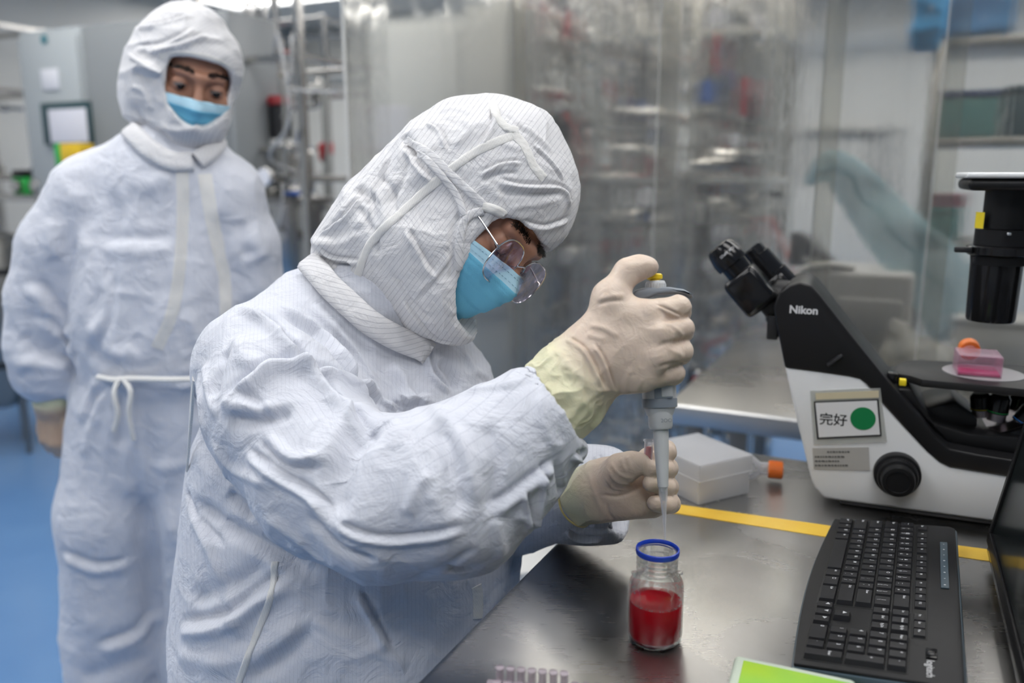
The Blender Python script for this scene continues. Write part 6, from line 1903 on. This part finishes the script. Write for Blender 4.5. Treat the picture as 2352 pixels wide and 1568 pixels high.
arm2 = [(205, 450, 92), (150, 560, 92), (112, 680, 88), (106, 790, 84), (112, 842, 80)]
armL = [(520, 460, 86), (562, 560, 74), (582, 660, 60), (590, 760, 52, .10)]
tors = [(250, 430, 88), (400, 430, 112), (520, 450, 80)]
mid = [(395, 480, 150), (385, 600, 176), (378, 740, 182), (375, 810, 178)]
hipb = [(375, 868, 150), (370, 940, 152), (372, 1000, 150)]
Fd = Field(SW(0, 1568)-np.array([.15, .36, .10]), SW(680, 240)+np.array([.12, .36, .05]), .0075)
sqy = ((0, 1, 0), 1.35)
bs(Fd, tors, .06, ((0, 1, 0), 1.2)); bs(Fd, mid, .06, sqy); bs(Fd, [(375, 850, 150), (375, 868, 145)], .03, sqy); bs(Fd, hipb, .02, sqy)
bs(Fd, [(398, 350, 82), (398, 400, 100)], .05); bs(Fd, arm2[:3], .02); bs(Fd, arm2[2:], .012); bs(Fd, armL, .02)
for xx, w in ((262, 118), (478, 108)):
    bs(Fd, [(xx+(30 if xx < 300 else -20), 950, w), (xx, 1180, w), (xx+4, 1568, w*.90)], .035)
    q = SW(xx+4, 1568); Fd.chain([(q, .085), (np.array([q[0], q[1], .40]), .08)], .02)
V, F = Fd.mesh(3); V, F = subdivide(V, F)
N = vnormals(V, F); V = V+N*(.0040*ridged(V, 6, 71)+.0022*ridged(V*np.array([1, 1, .55]), 14, 74)+.0010*ridged(V, 30, 75))[:, None]
SF = [
 ('v', 22, 10, [(275, 440), (262, 520), (240, 640), (205, 760)]),
 ('r', 20, 8, [(170, 420), (185, 520), (200, 600)]), ('r', 16, 8, [(120, 500), (118, 560), (135, 600)]),
 ('f', 18, 9, [(75, 640), (110, 690), (160, 760)]), ('f', 16, 8, [(90, 720), (130, 760), (165, 800)]),
 ('v', 16, 9, [(45, 760), (90, 800), (170, 790)]), ('v', 14, 8, [(40, 800), (100, 822), (180, 815)]), ('r', 14, 8, [(25, 842), (90, 835), (170, 850)]),
 ('f', 20, 6, [(225, 555), (320, 560), (410, 555)]), ('r', 12, 4, [(415, 420), (410, 550), (400, 680)]),
 ('v', 12, 5, [(425, 420), (425, 560), (415, 700)]), ('r', 16, 6, [(400, 660), (350, 780), (330, 850)]),
 ('r', 16, 7, [(420, 700), (470, 790), (560, 810)]), ('f', 16, 6, [(250, 620), (245, 720), (210, 800)]),
 ('r', 14, 5, [(280, 420), (350, 425), (400, 400)]), ('v', 16, 7, [(500, 480), (510, 560), (520, 700)]),
 ('v', 18, 9, [(545, 500), (560, 560), (575, 600)]), ('r', 16, 6, [(550, 540), (590, 560), (610, 600)]),
 ('v', 18, 10, [(195, 800), (250, 830), (290, 850)]), ('r', 18, 10, [(225, 800), (270, 820), (320, 800)]),
 ('r', 12, 8, [(245, 885), (215, 960), (190, 1060)]), ('r', 12, 8, [(262, 890), (262, 970), (260, 1050)]), ('r', 14, 9, [(300, 890), (310, 980), (340, 1100), (370, 1250)]),
 ('v', 14, 9, [(282, 890), (278, 960), (270, 1040)]), ('f', 14, 7, [(235, 880), (210, 920), (190, 980)]),
 ('v', 24, 14, [(330, 1110), (345, 1250), (358, 1400), (365, 1500)]), ('f', 14, 7, [(140, 1270), (220, 1300), (310, 1285)]),
 ('f', 18, 9, [(220, 1490), (310, 1455), (360, 1400)]), ('v', 18, 8, [(180, 1560), (280, 1530), (350, 1500)]),
 ('r', 14, 6, [(350, 1080), (430, 1065), (500, 1060)]), ('f', 12, 5, [(400, 890), (460, 870), (520, 868)]),
 ('r', 12, 6, [(300, 1000), (290, 1080), (300, 1150)]), ('r', 14, 7, [(390, 1050), (380, 1150), (400, 1250)]),
]
V = strokes(V, F, tune(SF, 1.5, .8, 1.45, 1.0), 1.62)
c2_ = mesh_obj('coverall', V, F, M_suit, S2); setattr_f(c2_, 'stripe', V[:, 0])
s2t = BVHTree.FromPolygons(V.tolist(), F.tolist())
ribbon('front_placket', s2t, [(418, 385), (420, 500), (412, 620), (395, 720), (360, 800)], 26, 1.6, M_tapec, S2)
ribbon('back_strap', s2t, [(470, 400), (490, 520), (515, 640), (520, 760)], 30, 1.6, M_tapec, S2)
b = MB(); b.tube(smoothcurve([SW(225, 866, -.12), SW(262, 872, -.135), SW(300, 870, -.14), SW(400, 872, -.15), SW(500, 868, -.12)], 6), .006, 8); b.build('waist_cord', M_tapec, S2)
b = MB()
for pts in ([(272, 872, -.14), (262, 905, -.15), (270, 950, -.15), (262, 990, -.145)], [(285, 872, -.14), (300, 900, -.15), (296, 950, -.15), (306, 1010, -.14)]):
    b.tube(smoothcurve([SW(*p) for p in pts], 6), .005, 8)
b.build('waist_cord', M_tapec, S2)
# boots
for xx in (266, 482):
    q = SW(xx, 1568)
    Fd = Field((q[0]-.11, q[1]-.28, -.01), (q[0]+.11, q[1]+.13, .5), .007)
    Fd.chain([((q[0], q[1], .42), .065), ((q[0], q[1], .10), .055)], .03); Fd.chain([((q[0], q[1], .05), .052), ((q[0], q[1]-.16, .04), .045)], .03)
    Fd.plane((0, 0, .003), (0, 0, -1)); V, F = Fd.mesh(2); V[:, 2] = np.maximum(V[:, 2], .001); bt = mesh_obj('boot', V, F, M_suit, S2); setattr_f(bt, 'stripe', V[:, 0])
# hood
hb2 = [[(425, 137, 113), (410, 185, 116)], [(410, 180, 114), (392, 228, 106)], [(405, 240, 100), (412, 285, 58)], [(330, 225, 50), (318, 240, 34)], [(440, 120, 104), (470, 150, 72)]]
Fd = Field(SW(250, 380)-np.array([.02, .22, .02]), SW(570, 5)+np.array([.02, .22, .04]), .0048)
for g in hb2: bs(Fd, g, .02)
Fd.ell(h2.p(-.005, 0, .026), (.103, .085, .090), h2.R, .02)
Fd.ell(h2.p(.030, 0, -.055), (.094, .074, .080), h2.R, .02)
R_ = Fd.region(h2.H-.22, h2.H+.22); sl, X, Y, Z = R_
dx, dy, dz = X-h2.H[0], Y-h2.H[1], Z-h2.H[2]
ff = dx*h2.f[0]+dy*h2.f[1]+dz*h2.f[2]; ll = dx*h2.l[0]+dy*h2.l[1]+dz*h2.l[2]; uu = dx*h2.u[0]+dy*h2.u[1]+dz*h2.u[2]
uc = -.005; hu = np.where(uu > uc, .056, .062); pw_ = np.where(uu > uc, 4.0, 1.8)
d = ((np.abs(ll/.057)**pw_+np.abs((uu-uc)/hu)**pw_+1e-9)**(1/pw_)-1)*.058
Fd.op(np.maximum(d, .010-ff).astype(np.float32), sl, .006, 's')
V, F = Fd.mesh(3); V, F = subdivide(V, F); N = vnormals(V, F)
V = V+N*(.0022*ridged(V*np.array([1, 1, 1.6]), 15, 81)+.0012*ridged(V, 32, 82))[:, None]
V = strokes(V, F, [('r', 9, 5, [(305, 150), (350, 155), (376, 170)]), ('v', 9, 5, [(300, 165), (340, 180), (370, 182)]), ('f', 10, 5, [(310, 110), (380, 100), (450, 60)]), ('f', 9, 5, [(330, 120), (400, 105), (480, 75)]),
 ('r', 9, 4, [(350, 120), (430, 92), (520, 92)]), ('v', 10, 5, [(300, 235), (330, 280), (380, 330)]), ('r', 9, 4, [(330, 280), (420, 300), (510, 262)]), ('f', 9, 4, [(320, 60), (380, 50), (440, 30)]), ('r', 9, 4, [(300, 200), (330, 210), (350, 260)])], 1.6)
hd2 = mesh_obj('hood', V, F, M_hood, S2); setattr_f(hd2, 'stripe', V[:, 0]*.8-V[:, 2]*.6)
h2tree = BVHTree.FromPolygons(V.tolist(), F.tolist())
ribbon('brim_binding', h2tree, [(368, 130), (400, 124), (450, 126), (500, 140), (530, 158)], 12, 1.6, M_tapec, hd2)
ribbon('strap', h2tree, [(300, 128), (330, 150), (368, 166)], 9, 1.6, M_hood, hd2, .003, .003)
ribbon('collar', s2t, [(300, 300), (345, 345), (395, 372), (440, 372)], 44, 1.6, M_hood, S2, .006, .005)
ribbon('collar', s2t, [(452, 372), (480, 352), (500, 325)], 40, 1.6, M_hood, S2, .008, .005)
# glove
Fd = Field(SW(60, 1080)-np.array([.03, .10, .02]), SW(210, 820)+np.array([.03, .10, .03]), .003)
bs(Fd, [(125, 850, 46), (128, 925, 46)], .01); bs(Fd, [(130, 940, 40), (128, 985, 42)], .012, ((0, 1, 0), 1.3))
for i, (x, y, dy) in enumerate(((104, 985, -.012), (122, 995, -.016), (138, 998, -.012), (154, 992, .0))):
    bs(Fd, [(x, y-25, 17, dy), (x+2, y+22, 15, dy-.010), (x+14, y+42, 13, dy+.006), (x+20, y+22, 12, dy+.016)], .004)
bs(Fd, [(155, 955, 18, -.005), (163, 985, 14, -.022), (156, 1012, 12, -.032)], .008)
cutcyl(Fd, SW(125, 850)+np.array([0, 0, .0]), np.array([0, 0, 1.0]), .1, .1, k=.002)
V, F = Fd.mesh(2); N = vnormals(V, F); z_ = V[:, 2]; cuf = np.clip((z_-SW(128, 940)[2])/.02, 0, 1)
V = V+N*(.0012*ridged(V*np.array([.6, .6, 2]), 40, 91)*cuf)[:, None]
g2 = mesh_obj('right_glove', V, F, M_glove2, S2); setattr_f(g2, 'cuff', cuf)

# ================================================================== things on the steel table behind the curtain
TZ = .8555
def tb3(px, py, b_): return toroom(onplane(px, py, rl(0, b_, 1), E1))
def tbox(T, name, x0, y0, x1, y1, b_, d, m, bev=.004, par=None, org=None):
    A_ = tb3(x0, y0, b_); B_ = tb3(x1, y1, b_)
    b = MB(); b.box(((A_[0]+B_[0])/2-org[0], d/2+b_-org[1], (A_[2]+B_[2])/2), (abs(B_[0]-A_[0]), d, abs(A_[2]-B_[2])), None, bev, 3); return b.build(name, m, par or T)
b0 = 2.36; zrow = 0
xa = tb3(1840, 800, b0)[0]; xb = tb3(2088, 800, b0)[0]; zt = tb3(1960, 622, b0)[2]
IN = thing('bench_instrument', 'pale bench instrument with rounded handle on the steel table behind the curtain', 'instrument', rl((xa+xb)/2, b0, TZ-.0005), TH)
M_ins = mat('instrument_white', (.62, .62, .61), .4)
b = MB(); b.box((0, .13, (zt-TZ)/2), (xb-xa, .26, zt-TZ), None, .015, 3); b.build('housing', M_ins, IN)
b = MB(); b.tube(smoothcurve([(-(xb-xa)/2+.02, .02, zt-TZ-.10), (-(xb-xa)/2-.018, .01, zt-TZ-.05), (-(xb-xa)/2-.01, .01, zt-TZ-.005), (-(xb-xa)/2+.05, .01, zt-TZ+.012), (-(xb-xa)/2+.12, .02, zt-TZ+.006)], 8), .011, 10); b.build('handle', M_white, IN)
b = MB(); b.box((.03, -.004, (zt-TZ)*.5), ((xb-xa)*.6, .01, (zt-TZ)*.45), None, .003); b.build('panel', mat('instrument_grey', (.48, .48, .47), .4), IN)
zz = zt+.001; xc_ = tb3(1862, 600, b0+.06)
DB = thing('dark_case', 'dark wedge-shaped case on top of the pale bench instrument', 'case', rl(xc_[0], b0+.05, zz), TH)
hz_ = tb3(1830, 535, b0+.05)[2]-zz
b = MB(); b.prism([(-.055, 0), (.068, 0), (.060, .012), (-.015, hz_*.9), (-.040, hz_), (-.055, hz_)], 0, .10, None, .004); b.build('case', mat('dark_grey', (.05, .05, .06), .5), DB)
b = MB(); b.box((0, -.002, .02), (.04, .004, .012), None, .001); b.build('latch', M_steel, DB)
# long blue plastic sleeve hung over the bracket
M_sleeveb = mat('blue_film', (.48, .74, .82), .3, **{'Alpha': .50})
pth = [(1858, 420, 10), (1885, 395, 22), (1918, 378, 30), (1960, 420, 42), (2020, 495, 50), (2080, 560, 56), (2140, 625, 60), (2185, 690, 62), (2215, 760, 60)]
b_d = 2.44
SLV = thing('film_sleeve', 'long crumpled blue plastic sleeve drooping diagonally behind the curtain', 'plastic sleeve', rl(*[tb3(2215, 820, b_d)[0], b_d, TZ]), TH)
o3 = toroom(rl(tb3(2215, 820, b_d)[0], b_d, TZ))
P = []; R_l = []
for i, q in enumerate(smoothcurve([(x, y, r) for x, y, r in pth], 5)):
    t3 = tb3(q[0], q[1], b_d); P.append((t3[0]-o3[0], -.02*sin(i*.3), t3[2]-TZ)); R_l.append(q[2]*2.7/FPX)
b = MB(); V = []; 
b.tube(P, R_l, 20)
b.v = [(v[0], v[1]*.35+.012*vn, v[2]+.006*vn) for v, vn in zip(b.v, vnoise(np.array(b.v), 14, 5))]
b.build('film', M_sleeveb, SLV)
b = MB(); b.tube([(p[0]+.01*sin(i), p[1]*.3-.012, p[2]+.005*cos(i*1.3)) for i, p in enumerate(P)], .006, 6); b.build('fold', mat('blue_fold', (.38, .62, .72), .3, **{'Alpha': .6}), SLV)
# bracket on the wall panel
bw = B1-.03
BRK = thing('wall_bracket', 'dark metal pipe bracket fixed high on the pale wall behind the curtain', 'bracket', rl(tb3(1950, 300, bw)[0], bw, 1.3), TH)
ox = tb3(1950, 300, bw)[0]
def bp_(px, py, off=0): t3 = tb3(px, py, bw); return Vector((t3[0]-ox, -off, t3[2]-1.3))
M_dk = mat('dark_pipe', (.07, .07, .075), .35)
for pts, r in (([(1852, 430), (1855, 305), (1900, 303)], .016), ([(1855, 305), (2045, 305)], .016), ([(2045, 305), (2040, 470)], .018), ([(1910, 308), (1915, 390)], .014), ([(2000, 308), (2000, 430)], .014)):
    pipe(BRK, [bp_(x, y, .03) for x, y in pts], r, M_dk, 'tube')
for px__ in (1856, 2044):
    b = MB(); b.cyl(bp_(px__, 312, .0), bp_(px__, 312, .05), .02); b.build('flange', M_dk, BRK)
# steel shelf unit with coloured boxes
b1 = 2.50
xs0 = tb3(2128, 300, b1)[0]; xs1 = xs0+.62; ztop = tb3(2135, 98, b1)[2]
RK = thing('shelf_unit', 'steel shelf unit at the right behind the curtain holding teal and blue boxes', 'shelf', rl(xs0, b1, TZ-.0005), TH)
for x in (0, .60):
    for y in (0, .30):
        b = MB(); b.box((x+.012, y+.012, (ztop-TZ)/2), (.030, .030, ztop-TZ), None, .002); b.build('post', M_steeld, RK)
zsh = [tb3(2140, y, b1)[2] for y in (99, 326, 562)]
for z in zsh:
    b = MB(); b.box((.312, .162, z-TZ), (.60, .32, .022), None, .003); b.build('shelf_board', M_steeld, RK)
M_teal = mat('teal_plastic', (.12, .44, .40), .35, **{'Alpha': .85}); M_bluel = mat('blue_lid', (.03, .08, .25), .35); M_cyan = mat('cyan_box', (.04, .42, .88), .4)
def shbox(label, name, x0, x1, zlo, h, m, lidm=None, dep=.22, y0=.05, cat='box', lidn='lid'):
    a_0 = tb3(x0, 300, b1+y0)[0]; a_1 = tb3(x1, 300, b1+y0)[0]; w = a_1-a_0
    T = thing(name, label, cat, rl((a_0+a_1)/2, b1+y0, zlo), TH)
    b = MB(); b.box((0, dep/2, h*.42), (w*.96, dep*.96, h*.84), None, .006, 3); b.build('tub', m, T)
    b = MB(); b.box((0, dep/2, h*.92), (w, dep, h*.14), None, .005, 3); b.build(lidn, lidm or m, T); return T
shbox('teal storage box with dark blue lid on the middle steel shelf', 'storage_box', 2142, 2290, zsh[1]+.0115, zsh[1]*0+(tb3(2150, 205, b1)[2]-zsh[1])*.92, M_teal, M_bluel)
shbox('small dark box at the right end of the middle steel shelf', 'storage_box', 2300, 2420, zsh[1]+.0115, .13, mat('dark_teal', (.02, .07, .08), .4))
shbox('teal green box under the pink one on the lowest steel shelf', 'storage_box', 2142, 2236, zsh[2]+.0115, .085, M_teal)
shbox('pink lidded box on top of the teal green one', 'storage_box', 2144, 2240, zsh[2]+.0115+.0855, .035, mat('pink_plastic', (.62, .22, .28), .45))
shbox('teal box at the right end of the lowest steel shelf', 'storage_box', 2300, 2440, zsh[2]+.0115, .12, M_teal)
# soft blue bags on the top shelf
for i, (x0, x1, y0_, m) in enumerate(((2098, 2170, 118, M_cyan), (2168, 2330, 92, mat('blue_bag', (.12, .36, .70), .45)))):
    a_0 = tb3(x0, 60, b1+.02)[0]; a_1 = tb3(x1, 60, b1+.02)[0]; w = a_1-a_0; z0 = zsh[0]+.0115
    T = thing('plastic_bag', ('bright cyan bag hanging over the left end of the top shelf', 'larger blue bag lying on the top shelf')[i], 'bag', rl((a_0+a_1)/2, b1+(-.05 if i == 0 else .03), z0), TH)
    Fd = Field((-w*.8, -.15, -.12), (w*.8, .3, .36), .008)
    Fd.rbox((0, .0 if i == 0 else .12, .13), (w*.5, .022 if i == 0 else .11, .13), .02, None, .01)
    if i == 0: Fd.rbox((-.004, -.002, .0), (w*.46, .018, .04), .015, None, .01)
    V, F = Fd.mesh(2); V = V+vnormals(V, F)*(.006*ridged(V, 12, 95+i))[:, None]; mesh_obj('film', V, F, m, T)
    b = MB(); b.cyl((0, .05, .24), (0, .05, .275), .02, .012, 10); b.build('knot', m, T)
# clear bag and white box low on the right
bb = 2.28
xq = tb3(2125, 800, bb); 
CBG = thing('clear_bag', 'crumpled clear bag on the steel table behind the microscope stage', 'bag', rl(xq[0], bb, TZ-.0005), TH)
Fd = Field((-.16, -.08, -.01), (.16, .16, .2), .006); Fd.ell((0, .03, .05), (.11, .06, .055), None, .02); Fd.cone((-.04, .03, .08), (-.075, .03, .15), .04, .012, .03)
V, F = Fd.mesh(2); V = V+vnormals(V, F)*(.008*ridged(V, 18, 97))[:, None]; V[:, 2] = np.maximum(V[:, 2], .0)
mesh_obj('film', V, F, mat('milky_film', (.70, .68, .62), .25, **{'Alpha': .45}), CBG)
xq = tb3(2290, 800, bb+.06)
WX = thing('white_box', 'plain white carton on the steel table right of the clear bag', 'box', rl(xq[0], bb+.06, TZ-.0005), TH)
hb_ = tb3(2280, 735, bb+.06)[2]-TZ
b = MB(); b.box((0, .09, hb_*.45), (.20, .18, hb_*.9), None, .003); b.build('carton', M_white, WX); b = MB(); b.box((0, .09, hb_*.94), (.204, .184, hb_*.12), None, .003); b.build('lid', M_ins, WX)
